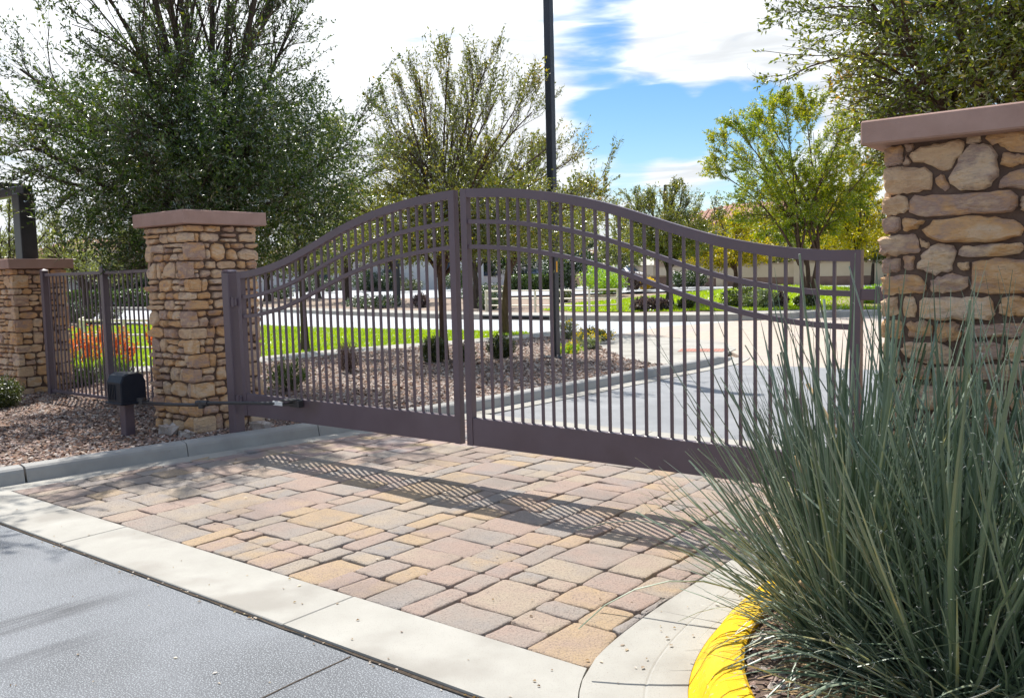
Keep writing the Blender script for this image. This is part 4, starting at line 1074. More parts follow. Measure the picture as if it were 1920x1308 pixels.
hb = empty('hinge_bracket', (-1.3, 4.9, 1.4), label='brown hinge block between right gate leaf and stone pillar', cat='hinge')
for z in (1.395, .44):
    mb = MB(); mb.box(-1.45, -1.37, 4.83, 4.87, z-.03, z+.03, .004); mb.build('knuckle', M['gate_paint'], hb)
    mb = MB(); mb.box(-1.368, -1.20, 4.80, 4.93, z-.045, z+.045, .006); mb.build('wall_plate', M['gate_paint'], hb)
# operator
op = empty('gate_operator', (-8.32, 4.36, .06), label='black swing gate motor box on a short post, with its arm to the gate', cat='gate motor')
mb = MB(); mb.box(-8.375, -8.275, 4.31, 4.41, .0, .42, .006); mb.build('post', M['gate_paint'], op)
V = []; F = []
x0, x1, y0, y1 = -8.46, -8.185, 4.24, 4.50
prf = [(0, .40), (0, .60), (.03, .665), (.08, .69), (.18, .69), (.23, .665), (.26, .60), (.26, .40)]
for xx_ in (x0, x0+.012, x1-.012, x1):
    ins = .008 if xx_ in (x0, x1) else 0
    V += [(xx_, y0+u+(ins if u < .13 else -ins), z-(ins if z > .5 else 0)) for u, z in prf]
k = len(prf)
for i in range(3):
    for j in range(k): F.append((i*k+j, i*k+(j+1) % k, (i+1)*k+(j+1) % k, (i+1)*k+j))
F += [tuple(range(k)), tuple(range(3*k, 4*k))[::-1]]
obj('housing', V, F, M['navy_plastic'], op)
mb = MB(); mb.box(-8.475, -8.17, 4.225, 4.515, .385, .405, .004); mb.build('base_flange', M['navy_plastic'], op)
for i in range(5):
    mb = MB(); mb.box(-8.43+i*.03, -8.418+i*.03, 4.234, 4.242, .43, .58); mb.build('rib', M['navy_plastic'], op)
mb = MB(); mb.tube([(-8.2, 4.44, .37), (-8.2, 4.44, .44)], .05, 12); mb.tube([(-8.2, 4.44, .385), (-7.75, 4.46, .40), (-7.30, 4.54, .415)], .017, 8); mb.build('arm', M['dark_metal'], op)
mb = MB(); mb.tube([(-7.30, 4.54, .385), (-7.30, 4.54, .45)], .03, 12); mb.tube([(-7.36, 4.53, .43), (-7.22, 4.56, .435)], .028, 8); mb.build('elbow', M['dark_metal'], op)
mb = MB(); mb.tube([(-7.30, 4.54, .435), (-6.8, 4.655, .455), (-6.36, 4.755, .468)], .016, 8); mb.tube([(-6.30, 4.70, .47), (-6.22, 4.81, .47)], .014, 8); mb.build('arm', M['dark_metal'], op)
mb = MB(); mb.box(-6.47, -6.33, 4.722, 4.735, .452, .488); mb.build('label_plate', M['label_white'], op)
mb = MB(); mb.box(-6.30, -6.17, 4.77, 4.826, .44, .505, .004); mb.box(-6.33, -6.2, 4.70, 4.824, .500, .512); mb.build('bracket', M['dark_metal'], op)
# side fence between the two pillars
fe = empty('fence', (-10.5, 5.47, .05), label='dark steel picket fence between the two left stone pillars', cat='fence')
for x_ in (-12.44, -10.80, -8.62):
    mb = MB(); mb.box(x_-.04, x_+.04, 5.43, 5.51, .0, 1.76, .006); mb.add([(x_-.045, 5.425, 1.762), (x_+.045, 5.425, 1.762), (x_+.045, 5.515, 1.762), (x_-.045, 5.515, 1.762), (x_, 5.47, 1.79)], [(0, 1, 4), (1, 2, 4), (2, 3, 4), (3, 0, 4), (3, 2, 1, 0)])
    mb.build('fence_post', M['gate_paint'], fe)
for z0_, z1_ in ((1.68, 1.72), (.10, .14)):
    for a, b in ((-12.40, -10.84), (-10.76, -8.66)):
        mb = MB(); mb.box(a, b, 5.452, 5.488, z0_, z1_, .003); mb.build('rail', M['gate_paint'], fe)
for a, b, n in ((-12.40, -10.84, 14), (-10.76, -8.66, 19)):
    for i in range(n):
        xc = a+(b-a)*(i+1)/(n+1); mb = MB(); mb.box(xc-.0085, xc+.0085, 5.4615, 5.4785, .13, 1.69); mb.build('picket', M['gate_paint'], fe)
# pergola over the far left pillar
pg = empty('pergola', (-13.2, 5.6, 1.93), label='dark timber pergola corner standing on the low stone pillar', cat='pergola')
mb = MB(); mb.box(-13.33, -13.11, 5.49, 5.71, 1.936, 2.86, .008); mb.build('post', M['dark_metal'], pg)
mb = MB(); mb.box(-17.5, -13.05, 5.53, 5.67, 2.84, 2.97, .01); mb.build('beam', M['dark_metal'], pg)
mb = MB(); mb.box(-17.5, -13.4, 2.73, 2.87, 2.84, 2.97, .01); mb.build('beam', M['dark_metal'], pg)
for i in range(8):
    mb = MB(); mb.box(-17.2+i*.5, -17.13+i*.5, 2.6, 5.8, 2.972, 3.05, .004); mb.build('rafter', M['dark_metal'], pg)

# ------------------------------------------------------------------ light poles
lp = empty('light_pole', (-8.98, 12.55, .06), label='tall dark square light pole standing in the gravel behind the gate', cat='light pole')
mb = MB(); mb.box(-9.045, -8.915, 12.485, 12.615, .08, 7.9, .01); mb.build('pole', M['pole_paint'], lp)
mb = MB(); mb.box(-9.16, -8.80, 12.37, 12.73, .05, .10, .008); mb.build('base_plate', M['pole_paint'], lp)
for i in (-1, 1):
    for j in (-1, 1): mb = MB(); mb.tube([(-8.98+i*.14, 12.55+j*.14, .1), (-8.98+i*.14, 12.55+j*.14, .14)], .015, 6); mb.build('bolt', M['chrome'], lp)
mb = MB(); mb.box(-8.9145, -8.9115, 12.53, 12.57, 1.57, 1.76); mb.build('warning_sticker', M['sticker'], lp)
mb = MB(); mb.box(-9.4, -8.56, 12.45, 12.65, 7.9, 8.02, .02); mb.build('lamp_head', M['pole_paint'], lp)
def far_lamp(x, y, h, label, arm=.9, w=.07):
    z = float(zg(x, y)); r_ = empty('light_pole', (x, y, z), label=label, cat='light pole')
    mb = MB(); mb.box(x-w, x+w, y-w, y+w, z, z+h); mb.build('pole', M['pole_paint'], r_)
    mb = MB(); mb.box(x-w, x+arm, y-w*1.2, y+w*1.2, z+h, z+h+.12, .02); mb.build('lamp_head', M['pole_paint'], r_)
far_lamp(-33.5, 62, 7.6, 'far thin light pole with a flat L shaped head against the sky', 1.7, .09)
far_lamp(-30.6, 29.8, 4.6, 'dark light pole between the far street and the white house', .5, .11)

# ------------------------------------------------------------------ railings
def railing(label, P, h, rails, r_, posts, group='cream painted railings', zf=None):
    P = np.array(P, float); root = empty('railing', (P[0][0], P[0][1], 0), label=label, cat='railing', group=group)
    S = smooth_path(P, 60) if len(P) > 2 else np.array([P[0], P[1]])
    tot = path_len(S)
    for k in rails:
        q = subpath(S, 0, tot, 14); z = zf(q[:, 0], q[:, 1]); mb = MB(); mb.tube(np.stack([q[:, 0], q[:, 1], z+h*k], 1), r_, 6); mb.build('rail', M['cream_paint'], root)
    for i in range(posts):
        q = subpath(S, tot*i/(posts-1), tot*i/(posts-1)+1e-4, 2)[0]; z = float(zf(q[0], q[1])); mb = MB(); mb.box(q[0]-r_, q[0]+r_, q[1]-r_, q[1]+r_, z-.02, z+h+r_); mb.build('post', M['cream_paint'], root)
railing('cream three bar railing by the far pavement left of the rising lawn', [(-22.6, 27.0), (-22.0, 26.0), (-19.5, 26.0), (-16.9, 25.9), (-16.55, 27.0)], .78, (1, .62, .3), .028, 7, zf=lambda x, y: np.full_like(np.asarray(x, float), .15))
railing('cream railing behind the orange flowers at the left fence', [(-19.6, 9.4), (-18.2, 8.6), (-16.0, 9.3), (-15.1, 9.9), (-15.3, 10.6)], .78, (1, .62, .3), .025, 5, zf=lambda x, y: np.full_like(np.asarray(x, float), .05))
# rocks by the kerb and the pillar
rr3 = np.random.default_rng(77)
for (x_, y_, s_, lb) in ((-7.42, 5.25, (.12, .05, .045), 'pale rock lying on the gravel beside the gate post'), (-7.98, 4.60, (.085, .05, .055), 'leaning brown rock at the foot of the left gate pillar'), (-7.68, 4.58, (.06, .04, .04), 'small tan stone at the pillar foot near the gate post')):
    V, F = box_stone(x_-s_[0], x_+s_[0], y_-s_[1], y_+s_[1], .05, .05+s_[2]*2, rr3, .014)
    obj('rock', V, F, M['pale_rock'], base=(x_, y_, .05), label=lb, cat='rock')

# ------------------------------------------------------------------ trees
def azx(px, Y): return -Y*math.tan(R(38.42)-math.atan((px-960)/1646.7))
tree('oak_tree', 'broad dark green oak rising behind the tall left stone pillar', (-10.35, 6.75, .05), 1.5, .13, ((-10.3, 6.65, 4.1), (2.75, 2.75, 2.95), 1.55), L['oak_dark'], 11,
     limbs=17, n2=13, n3=8, nleaf=7, n4=3, L2=1.3, L3=.75, L4=.45, lsize=(.058, .020), up=.35, outw=.45, core=13000, limb_up=.1, rand3=.42, over=1.02, cont=1.1)
tree('oak_tree', 'olive green open topped oak with a forked trunk just left of the tall light pole', (-10.75, 11.55, .05), 1.75, .075, ((-10.0, 11.6, 3.05), (2.7, 2.4, 2.25), 1.9), L['oak_mid'], 12,
     limbs=19, n2=11, n3=7, nleaf=5, n4=3, L2=1.05, L3=.68, L4=.42, lsize=(.056, .022), up=.5, outw=.5, core=6500, limb_up=.12, bark='bark_warm', rand3=.4, over=1.1, cont=.9)
tree('oak_tree', 'dark oak with a slim leaning trunk behind the gate centre', (-14.15, 17.5, .05), 2.0, .10, ((-13.2, 17.6, 3.3), (2.7, 2.4, 1.6), 1.8), L['oak_mid'], 13,
     limbs=11, n2=11, n3=8, nleaf=11, n4=2, L2=1.0, L3=.5, L4=.3, lsize=(.07, .03), up=.4, outw=.3, core=1800, lean=(.3, 0), bark='bark_warm')
tree('oak_tree', 'slender tree with a straight trunk standing at the near edge of the lawn', (-15.0, 11.85, .05), 2.3, .075, ((-14.4, 12.2, 3.3), (1.9, 1.8, 1.5), 1.95), L['mesquite'], 14,
     limbs=9, n2=10, n3=8, nleaf=9, n4=2, L2=.8, L3=.45, L4=.3, lsize=(.06, .026), up=.4, outw=.3, core=500)
tree('oak_tree', 'glossy leaved oak hanging over the large right stone pillar', (-1.35, 8.9, .05), 1.9, .12, ((-1.05, 8.75, 4.3), (2.3, 2.2, 2.35), 2.2), L['oak_right'], 15,
     limbs=15, n2=14, n3=7, nleaf=7, n4=3, L2=1.15, L3=.7, L4=.42, lsize=(.052, .022), up=.22, outw=.5, core=7000, limb_up=.05, bark='bark_warm', rand3=.45, over=1.06, cont=1.0)
tree('palo_brea_tree', 'tall feathery yellow green tree with many upright stems on the far lawn', (azx(1517, 30.2), 30.2, .35), 1.6, .085, ((azx(1488, 30.2), 30.2, 4.9), (3.3, 3.0, 2.55), 2.2), L['brea'], 16, stems=3,
     limbs=15, n2=11, n3=8, nleaf=14, n4=2, L2=1.2, L3=.7, L4=.4, lsize=(.10, .035), up=.3, outw=.35, core=500, limb_up=.4, bark='bark_warm', droop=.5)
tree('palo_brea_tree', 'low spreading yellow green tree in front of the tiled roof', (azx(1380, 44), 44, .5), 1.2, .12, ((azx(1370, 44), 44, 3.0), (4.0, 3.0, 1.6), 1.4), L['brea_yellow'], 17,
     limbs=10, n2=9, n3=8, nleaf=12, n4=0, L2=1.4, L3=.8, lsize=(.15, .06), up=.3, core=1500, bark='bark_warm')
tree('palo_brea_tree', 'green feathery tree between the near gate stile and the right pillar', (azx(1610, 40), 40, .5), 1.8, .12, ((azx(1600, 40), 40, 3.5), (2.9, 2.6, 1.8), 1.7), L['brea_yellow'], 18,
     limbs=8, n2=9, n3=8, nleaf=12, n4=0, L2=1.2, L3=.7, lsize=(.13, .05), up=.3, core=900)
tree('oak_tree', 'round olive tree with a dark trunk on the far lawn right of the cream railing', (azx(1257, 30.3), 30.3, .3), 1.4, .13, ((azx(1250, 30.3), 30.3, 3.25), (2.6, 2.4, 1.55), 1.55), L['oak_mid'], 19,
     limbs=10, n2=10, n3=8, nleaf=9, n4=2, L2=1.1, L3=.6, L4=.45, lsize=(.085, .035), up=.6, outw=.3, core=2400)
def bgtree(px, Y, z0, zc, r, rz, leaf, seed, label, trunk=1.2, ls=(.16, .07), zmin=None, limbs=7, core=900, nleaf=11, bark='bark', group='background trees'):
    x = azx(px, Y)
    return tree('background_tree', label, (x, Y, z0), trunk, .045*r+.03, ((x, Y, zc), (r, r*.9, rz), zc-rz if zmin is None else zmin), leaf, seed, limbs=limbs, n2=8, n3=7, nleaf=nleaf, L2=.5*r, L3=.28*r, lsize=ls, core=core, group=group, bark=bark, up=.4)
bgtree(165, 17.2, .05, 3.0, 3.0, 1.6, L['mesquite'], 31, 'pale grey green mesquite seen above the left picket fence', 1.3, (.12, .045), core=300, nleaf=9)
bgtree(25, 15.5, .05, 3.6, 2.7, 2.1, L['mesquite'], 32, 'pale mesquite behind the pergola post at the far left', 1.3, (.12, .045), core=300, nleaf=9)
bgtree(95, 29, .3, 3.6, 4.2, 2.6, L['mesquite'], 33, 'hazy pale green tree farthest behind the left fence', 1.4)
bgtree(250, 31, .3, 3.4, 4.2, 2.4, L['mesquite'], 34, 'hazy pale green tree beside the tall left pillar', 1.4)
bgtree(505, 34, .3, 3.6, 4.0, 2.4, L['oak_mid'], 35, 'olive tree far behind the hinge side of the left gate leaf', 1.4)
bgtree(655, 33, .2, 4.2, 3.9, 2.6, L['mesquite'], 36, 'mesquite shading the white house, left one of two', 1.6)
bgtree(745, 31.5, .2, 4.1, 3.3, 2.3, L['oak_mid'], 37, 'mesquite shading the white house, nearest the blue window', 1.8)
bgtree(893, 28.6, .2, 3.7, 2.4, 1.7, L['oak_mid'], 38, 'dark trunked tree by the far pavement behind the gate gap', 1.7, (.09, .04))
bgtree(1075, 46, .4, 2.6, 2.5, 1.3, L['hedge'], 39, 'small very dark round tree behind the lime green bush', 1.2)
bgtree(1068, 58, .5, 5.2, 3.2, 3.0, L['oak_mid'], 40, 'olive tree rising behind the small dark round tree', 1.6, (.2, .09))
bgtree(1168, 52, .5, 3.6, 2.6, 2.1, L['mesquite'], 41, 'pale tree right of the far thin light pole', 1.5, (.18, .08))
bgtree(1450, 52, .5, 3.3, 3.6, 1.8, L['mesquite'], 42, 'grey green tree overhanging the beige boundary wall', 1.4, (.18, .08))
bgtree(960, 56, .5, 3.6, 4.5, 2.4, L['hedge'], 43, 'dark tree mass behind the green hedges at the gate centre', 1.6, (.2, .09))
bgtree(830, 58, .5, 3.8, 3.4, 2.3, L['hedge'], 44, 'dark tree right of the blue shuttered house', 1.6, (.2, .09))
bgtree(1640, 47.8, .5, 3.0, 2.2, 1.5, L['oak_mid'], 45, 'small tree behind the wall between gate stile and right pillar', 1.2, (.15, .07))
bgtree(1335, 66, .6, 4.0, 3.6, 2.4, L['brea_yellow'], 46, 'yellow tree at the left end of the tiled roof', 1.5, (.2, .09))
bgtree(1575, 60, .6, 4.2, 4.5, 2.8, L['brea_yellow'], 47, 'yellow green tree at the right end of the tiled roof', 1.5, (.2, .09))
bgtree(-120, 18, .1, 3.4, 3.4, 2.2, L['mesquite'], 48, 'pale mesquite mostly outside the left edge', 1.3, (.13, .05), core=200, nleaf=8)
# bare-ish street tree at the left whose twigs enter at the top left corner
tree('sycamore_tree', 'sparse tree whose few brown leaved twigs hang in at the top left corner', (-11.1, 2.3, .05), 2.8, .11, ((-10.0, 2.95, 5.35), (2.3, 2.2, 1.6), 3.75), L['oak_mid'], 20,
     limbs=10, n2=7, n3=6, nleaf=3, n4=3, L2=1.1, L3=.55, L4=.4, lsize=(.07, .04), up=.25, outw=.4, limb_up=.3)

# ------------------------------------------------------------------ shrubs
shrub('shrub', 'round clipped dark green shrub right of the gate centre stiles', (-9.85, 12.1, .06), (.26, .26, .24), L['shrub_olive'], 51, n=420, nleaf=22, lsize=(.035, .014), hollow=.8)
shrub('shrub', 'dark brownish clipped shrub in front of the forked oak trunk', (-10.45, 11.0, .06), (.25, .25, .25), L['shrub_olive'], 52, n=420, nleaf=22, lsize=(.035, .014), hollow=.8)
shrub('shrub', 'dark clipped shrub half hidden behind the gate centre stiles', (-10.05, 11.35, .06), (.2, .2, .18), L['shrub_olive'], 53, n=300, nleaf=20, lsize=(.035, .014), hollow=.8)
shrub('shrub', 'upright purple brown twiggy shrub in the gravel behind the left gate leaf', (-10.6, 9.2, .06), (.24, .24, .30), L['purple'], 54, n=230, nleaf=16, lsize=(.028, .012), hollow=.5, upr=.8)
shrub('shrub', 'loose yellow green shrub beside the stone pillar behind the gate hinge', (-9.55, 7.25, .06), (.40, .36, .26), L['hedge_light'], 55, n=150, nleaf=16, lsize=(.05, .012), hollow=.45, upr=.9)
shrub('shrub', 'dark mounded shrub on the gravel below the left low pillar', (-11.75, 4.45, .06), (.42, .38, .21), L['shrub_olive'], 56, n=420, nleaf=28, lsize=(.03, .013), hollow=.75)
shrub('shrub', 'small dark shrub cut by the left edge of the gravel bed', (-10.18, 3.72, .06), (.16, .16, .12), L['hedge'], 57, n=220, nleaf=24, lsize=(.026, .012), hollow=.75)
for i, (x, y, rx, rz, lf, fl, lb) in enumerate([
    (-11.25, 16.2, .26, .26, 'grey_green', 'yellow', 'tall yellow flowering plant left of the light pole'),
    (-10.75, 16.35, .30, .17, 'hedge', 'yellow', 'low green plant with yellow flowers right of the light pole'),
    (-10.25, 16.1, .3, .14, 'hedge', 'yellow', 'green flowering plant at the back tip of the gravel bed'),
    (-9.75, 14.75, .34, .16, 'grey_green', 'yellow', 'grey leaved plant near the pale concrete landing'),
    (-9.35, 14.25, .26, .13, 'grey_green', None, 'grey mound beside the pale concrete landing'),
    (-9.25, 13.35, .30, .10, 'lime', 'yellow', 'low bright green plant nearest the concrete landing')]):
    shrub('flowering_plant', lb, (x, y, .06), (rx, rx, rz), L[lf], 60+i, n=130, nleaf=16, lsize=(.035, .015), hollow=.5, upr=.3, flower=L[fl] if fl else None, cat='plant', group='low plants at the tip of the gravel bed')
for i, (px, Y, rx, rz, lf, lb) in enumerate([
    (1208, 27.3, .46, .26, 'purple', 'purple brown shrub on the far lawn, leftmost of the row'), (1230, 27.5, .42, .26, 'purple', 'purple brown shrub second in the row on the far lawn'),
    (1288, 28.3, .28, .24, 'shrub_olive', 'small dark shrub right of the far lawn tree trunk'), (1245, 27.6, .3, .22, 'purple', 'purple shrub left of the far lawn tree trunk'),
    (1400, 30.2, 1.0, .42, 'shrub_olive', 'wide dark juniper shrub on the far lawn'), (1425, 29.6, .7, .38, 'grey_green', 'grey green juniper beside the wide dark one'),
    (1463, 29.9, .34, .3, 'purple', 'brown rounded shrub right of the junipers'), (1512, 30.1, .45, .24, 'shrub_olive', 'low olive shrub under the tall feathery tree'),
    (1640, 32.6, .8, .35, 'lime', 'yellow green strappy shrub between stile and right pillar'), (1125, 40, 1.3, .85, 'lime', 'bright lime green bush behind the cream railing'),
    (1150, 39.5, .9, .55, 'lime', 'smaller lime green bush right of the big lime bush'), (1190, 42, .8, .55, 'purple', 'brown shrub in front of the parked white car'),
    (1285, 45, .9, .5, 'hedge', 'dark green ball shrub at the left end of the beige wall'), (1305, 45.5, .8, .55, 'hedge', 'dark green ball shrub second from the left end of the beige wall'),
    (1215, 43, .5, .35, 'yellow', 'yellow flowering bush on the gravel left of the beige wall'), (700, 28.2, 1.6, .36, 'hedge', 'low dark hedge like shrub on the gravel strip across the street'),
    (895, 33, .9, .5, 'hedge', 'round green shrub behind the gate centre, left one'), (925, 33, .8, .5, 'hedge', 'round green shrub behind the gate centre, right one'),
    (918, 27.8, .5, .34, 'grey_green', 'spiky pale plant at the far kerb behind the gate centre'), (790, 29, .4, .35, 'purple', 'dry brown shrub on the gravel strip across the street'),
    (1055, 33, .6, .35, 'shrub_olive', 'dark low shrub behind the cream railing'), (180, 17, 1.2, .4, 'shrub_olive', 'low dark shrub round the mesquite trunk behind the fence'),
    (140, 17.3, .6, .5, 'hedge', 'leafy shrub at the left of the mesquite trunk'), (530, 36, 1.0, .5, 'hedge', 'green shrub behind the gate hinge'),
    (770, 44, 1.2, .45, 'shrub_olive', 'shrub under the blue shuttered window'), (620, 44, 1.3, .6, 'hedge', 'dark shrub at the garage corner')]):
    z = float(zl(azx(px, Y), Y)) if Y > 20 else .05
    shrub('shrub', lb, (azx(px, Y), Y, z), (rx, rx, rz), L[lf], 80+i, n=200, nleaf=20, lsize=(.09, .045), hollow=.65, group='shrubs across the street')
hedge('hedge', 'long clipped bright hedge across the street behind the left fence', -62, -50, 27.8, 29.2, .2, 1.1, L['hedge_light'], 71, 5000, (.16, .09), rot=R(4))
hedge('hedge', 'dark long hedge against the white house behind the left fence', -66, -52, 30.5, 31.8, .3, 1.7, L['hedge'], 72, 5000, (.18, .1), rot=R(4))
hedge('hedge', 'clipped hedge block before the far driveway, left of three', azx(985, 46)-1, azx(985, 46)+1, 45.4, 46.6, .45, 1.4, L['hedge_light'], 73, 1500, (.12, .07))
hedge('hedge', 'clipped hedge block before the far driveway, middle of three', azx(1010, 46)-.9, azx(1010, 46)+.9, 45.4, 46.6, .45, 1.35, L['hedge_light'], 74, 1500, (.12, .07))
hedge('hedge', 'dark hedge block nearest the light pole', azx(1052, 49)-1, azx(1052, 49)+1, 48.4, 49.6, .45, 1.9, L['hedge'], 75, 1500, (.12, .07))

def flower_clump(x, y, seed, label, n=16, h=.85):
    rg = np.random.default_rng(seed); root = empty('flowering_plant', (x, y, .05), label=label, cat='plant', group='orange flower clumps behind the left fence')
    k = 130; a = rg.uniform(0, 2*math.pi, k); el = rg.uniform(.5, 1.4, k); ln = rg.uniform(.25, .5, k)
    P0 = np.stack([x+rg.normal(size=k)*.05, y+rg.normal(size=k)*.05, np.full(k, .05)], 1); d = np.stack([np.cos(a)*np.cos(el), np.sin(a)*np.cos(el), np.sin(el)], 1)
    b = dict(P0=P0, P1=P0+d*ln[:, None]*.55, P2=P0+d*ln[:, None]-np.array([0, 0, .03]), r0=np.full(k, .008), r1=np.full(k, .001)); obj('leaves', *tubes(b, 3, 3), L['grey_green'], root)
    a = rg.uniform(0, 2*math.pi, n); rr = rg.uniform(.03, .34, n); P0 = np.stack([np.full(n, x), np.full(n, y), np.full(n, .05)], 1)
    P2 = np.stack([x+np.cos(a)*rr, y+np.sin(a)*rr, .05+h*rg.uniform(.65, 1.08, n)], 1)
    b = dict(P0=P0, P1=(P0+P2)/2+np.array([0, 0, .1]), P2=P2, r0=np.full(n, .006), r1=np.full(n, .003)); obj('stalks', *tubes(b, 5, 4), L['lime'], root)
    V, F = leaves_on(b, 70, .045, .018, rg, t0=.55, along=-.1, spread=.012, droop=.5); obj('blossoms', V, F, L['orange'], root)
for i, (x, y, lb) in enumerate([(-13.75, 6.35, 'orange flowering stalks nearest the low left pillar'), (-13.2, 6.35, 'orange flower clump left of the middle fence post'), (-12.8, 6.7, 'orange flower clump behind the middle fence post'),
                                (-12.6, 7.3, 'orange flower clump above the gate motor box'), (-12.75, 7.75, 'orange yellow flower clump nearest the tall left pillar'), (-13.9, 7.0, 'orange flower clump in front of the cream railing')]):
    flower_clump(x, y, 200+i, lb)
flower_clump(-15.0, 5.3, 210, 'orange flowers at the left edge beside the low pillar', 8)
for i, (x, y, lb) in enumerate([(-12.2, 6.3, 'spiky dark green clump behind the fence under the orange flowers'), (-12.95, 6.0, 'low leafy plant behind the fence bottom rail')]):
    shrub('plant', lb, (x, y, .05), (.3, .3, .16), L['hedge'], 230+i, n=130, nleaf=14, lsize=(.06, .012), hollow=.5, upr=.8, cat='plant')

# ------------------------------------------------------------------ the yucca
def blade_mesh(i, rg, kind):
    """one long channelled leaf, length 1 along +z, bending towards +x"""
    n = 9; bend = {0: rg.uniform(-.02, .10), 1: rg.uniform(.12, .42), 2: rg.uniform(.6, 1.5)}[kind]; side = rg.normal()*.07; wob = rg.normal(size=3)*.035; w = rg.uniform(.0048, .0088)
    V = []; pos = np.array([0., 0., 0.]); ang = -bend*.25
    cut = rg.random() < (.25 if kind < 2 else .5)
    for k in range(n):
        t = k/(n-1); wid = w*(.9+.25*math.sin(t*2.2))*(1-t**2.6 if not cut else 1-.45*t); wid = max(wid, .0007)
        nx_, nz_ = math.cos(ang), -math.sin(ang)
        tw = rg.normal()*.0005
        V += [(pos[0], -wid+pos[1], pos[2]), (pos[0]+nx_*wid*.55, pos[1], pos[2]+nz_*wid*.55), (pos[0]+tw, wid+pos[1], pos[2]), (pos[0]-nx_*wid*.28, pos[1], pos[2]-nz_*wid*.28)]
        ang += bend/(n-1)*(1.6 if kind == 2 and t > .4 else 1); pos = pos+np.array([math.sin(ang)+wob[0]*math.sin(t*7+wob[2]*60), side*t+wob[1]*math.sin(t*6+wob[2]*90), math.cos(ang)])/(n-1)
    F = [(k*4+j, k*4+(j+1) % 4, (k+1)*4+(j+1) % 4, (k+1)*4+j) for k in range(n-1) for j in range(4)]+[((n-1)*4, (n-1)*4+1, (n-1)*4+2, (n-1)*4+3)]
    return np.array(V), F
yrg = np.random.default_rng(42)
shapes = [(blade_mesh(i, yrg, k), k) for i, k in enumerate([0]*7+[1]*9+[2]*6)]
yucca = empty('yucca_plant', (-.75, 3.4, .09), label='large clump of long grey green yucca leaves behind the yellow kerb', cat='yucca')
ymesh = [mesh_from('leaf', V, F, [L['yucca']], smooth=False) for (V, F), k in shapes]
dmesh = [mesh_from('dry_leaf', V, F, [M['dry']], smooth=False) for (V, F), k in shapes]
ros = [(-.98, 3.22, 330), (-.66, 3.34, 330), (-1.16, 3.58, 330), (-1.08, 3.4, 150), (-.72, 3.95, 260), (-.30, 3.35, 230), (-.60, 3.02, 240), (-.36, 3.75, 200), (-1.16, 4.1, 170), (-.10, 3.05, 110), (-.36, 3.02, 150)]
allb = []
for (rx, ry, cnt) in ros:
    for _ in range(cnt):
        u = yrg.random(); tilt = R(3+70*u**1.2); az_ = yrg.uniform(0, 2*math.pi)
        k = 0 if yrg.random() < .5 else 1
        ln = yrg.uniform(.66, 1.08)*(1.12-.26*u)
        if u > .72 and yrg.random() < .55: k = 2; ln *= yrg.uniform(.35, .65)
        if yrg.random() < .14: ln *= .5
        if yrg.random() < .16 and tilt < R(34): ln = yrg.uniform(1.1, 1.55); k = 0 if yrg.random() < .7 else 1
        if yrg.random() < .03: ln = yrg.uniform(1.0, 1.25)
        sh = yrg.choice([i for i, s in enumerate(shapes) if s[1] == k])
        p = np.array([rx+math.cos(az_)*.09*yrg.random()**.5, ry+math.sin(az_)*.09*yrg.random()**.5, .08])
        allb.append((p, az_, tilt, yrg.uniform(-.5, .5), ln, int(sh), False))
for _ in range(230):
    rx, ry = [(-.95, 3.15), (-.7, 2.95), (-.4, 2.95), (-.15, 2.95), (-.6, 3.1)][yrg.integers(5)]
    allb.append((np.array([rx+yrg.normal()*.08, ry+yrg.normal()*.06, .09]), -1.9+yrg.normal()*.9, R(yrg.uniform(30, 82)), yrg.uniform(-.9, .9), yrg.uniform(.28, .62), int(yrg.integers(7, 22)), False))
for _ in range(340):      # dead brown leaves low at the left rim of the clump
    az_ = math.pi+yrg.normal()*1.0; rx, ry = [(-.92, 3.18), (-.72, 2.9), (-1.1, 3.6)][yrg.integers(3)]
    allb.append((np.array([rx-.05, ry, .09]), az_, R(yrg.uniform(70, 88)), 0., yrg.uniform(.18, .45), int(yrg.integers(7, 22)), True))
def bmatrix(b):
    p, az_, tilt, tw, ln, sh, dead = b
    return Matrix.Translation(p) @ Matrix.Rotation(az_, 4, 'Z') @ Matrix.Rotation(tilt, 4, 'Y') @ Matrix.Rotation(tw, 4, 'Z') @ Matrix.Diagonal((ln*.55+.45, ln*.55+.45, ln, 1))
def score(b):      # how large it shows: near the camera and long
    tip = np.array(bmatrix(b) @ Vector((0, 0, 1))); mid = (b[0]+tip)/2
    return b[4]/max(np.linalg.norm(mid-CAM), .5)*(1 if mid[0] < .1 else .1)
allb.sort(key=score, reverse=True)
yb = Matrix.Translation(-Vector(BASE[yucca.name]))
vs, fs, n = [], [], 0; dvs, dfs, dn = [], [], 0
for i, b in enumerate(allb):
    mtx = bmatrix(b)
    if i < 290 and not b[6]:
        o = bpy.data.objects.new('leaf', ymesh[b[5]]); COL.objects.link(o); o.parent = yucca; o.matrix_local = yb @ mtx
    else:
        V, F = shapes[b[5]][0]; Mx = np.array(mtx); W = V @ Mx[:3, :3].T+Mx[:3, 3]
        if b[6]: dvs.append(W); dfs += [tuple(q+dn for q in f) for f in F]; dn += len(W)
        else: vs.append(W); fs += [tuple(q+n for q in f) for f in F]; n += len(W)
obj('leaves', np.concatenate(vs), fs, L['yucca'], yucca, kind='stuff')
obj('dead_leaves', np.concatenate(dvs), dfs, M['dry'], yucca, kind='stuff')
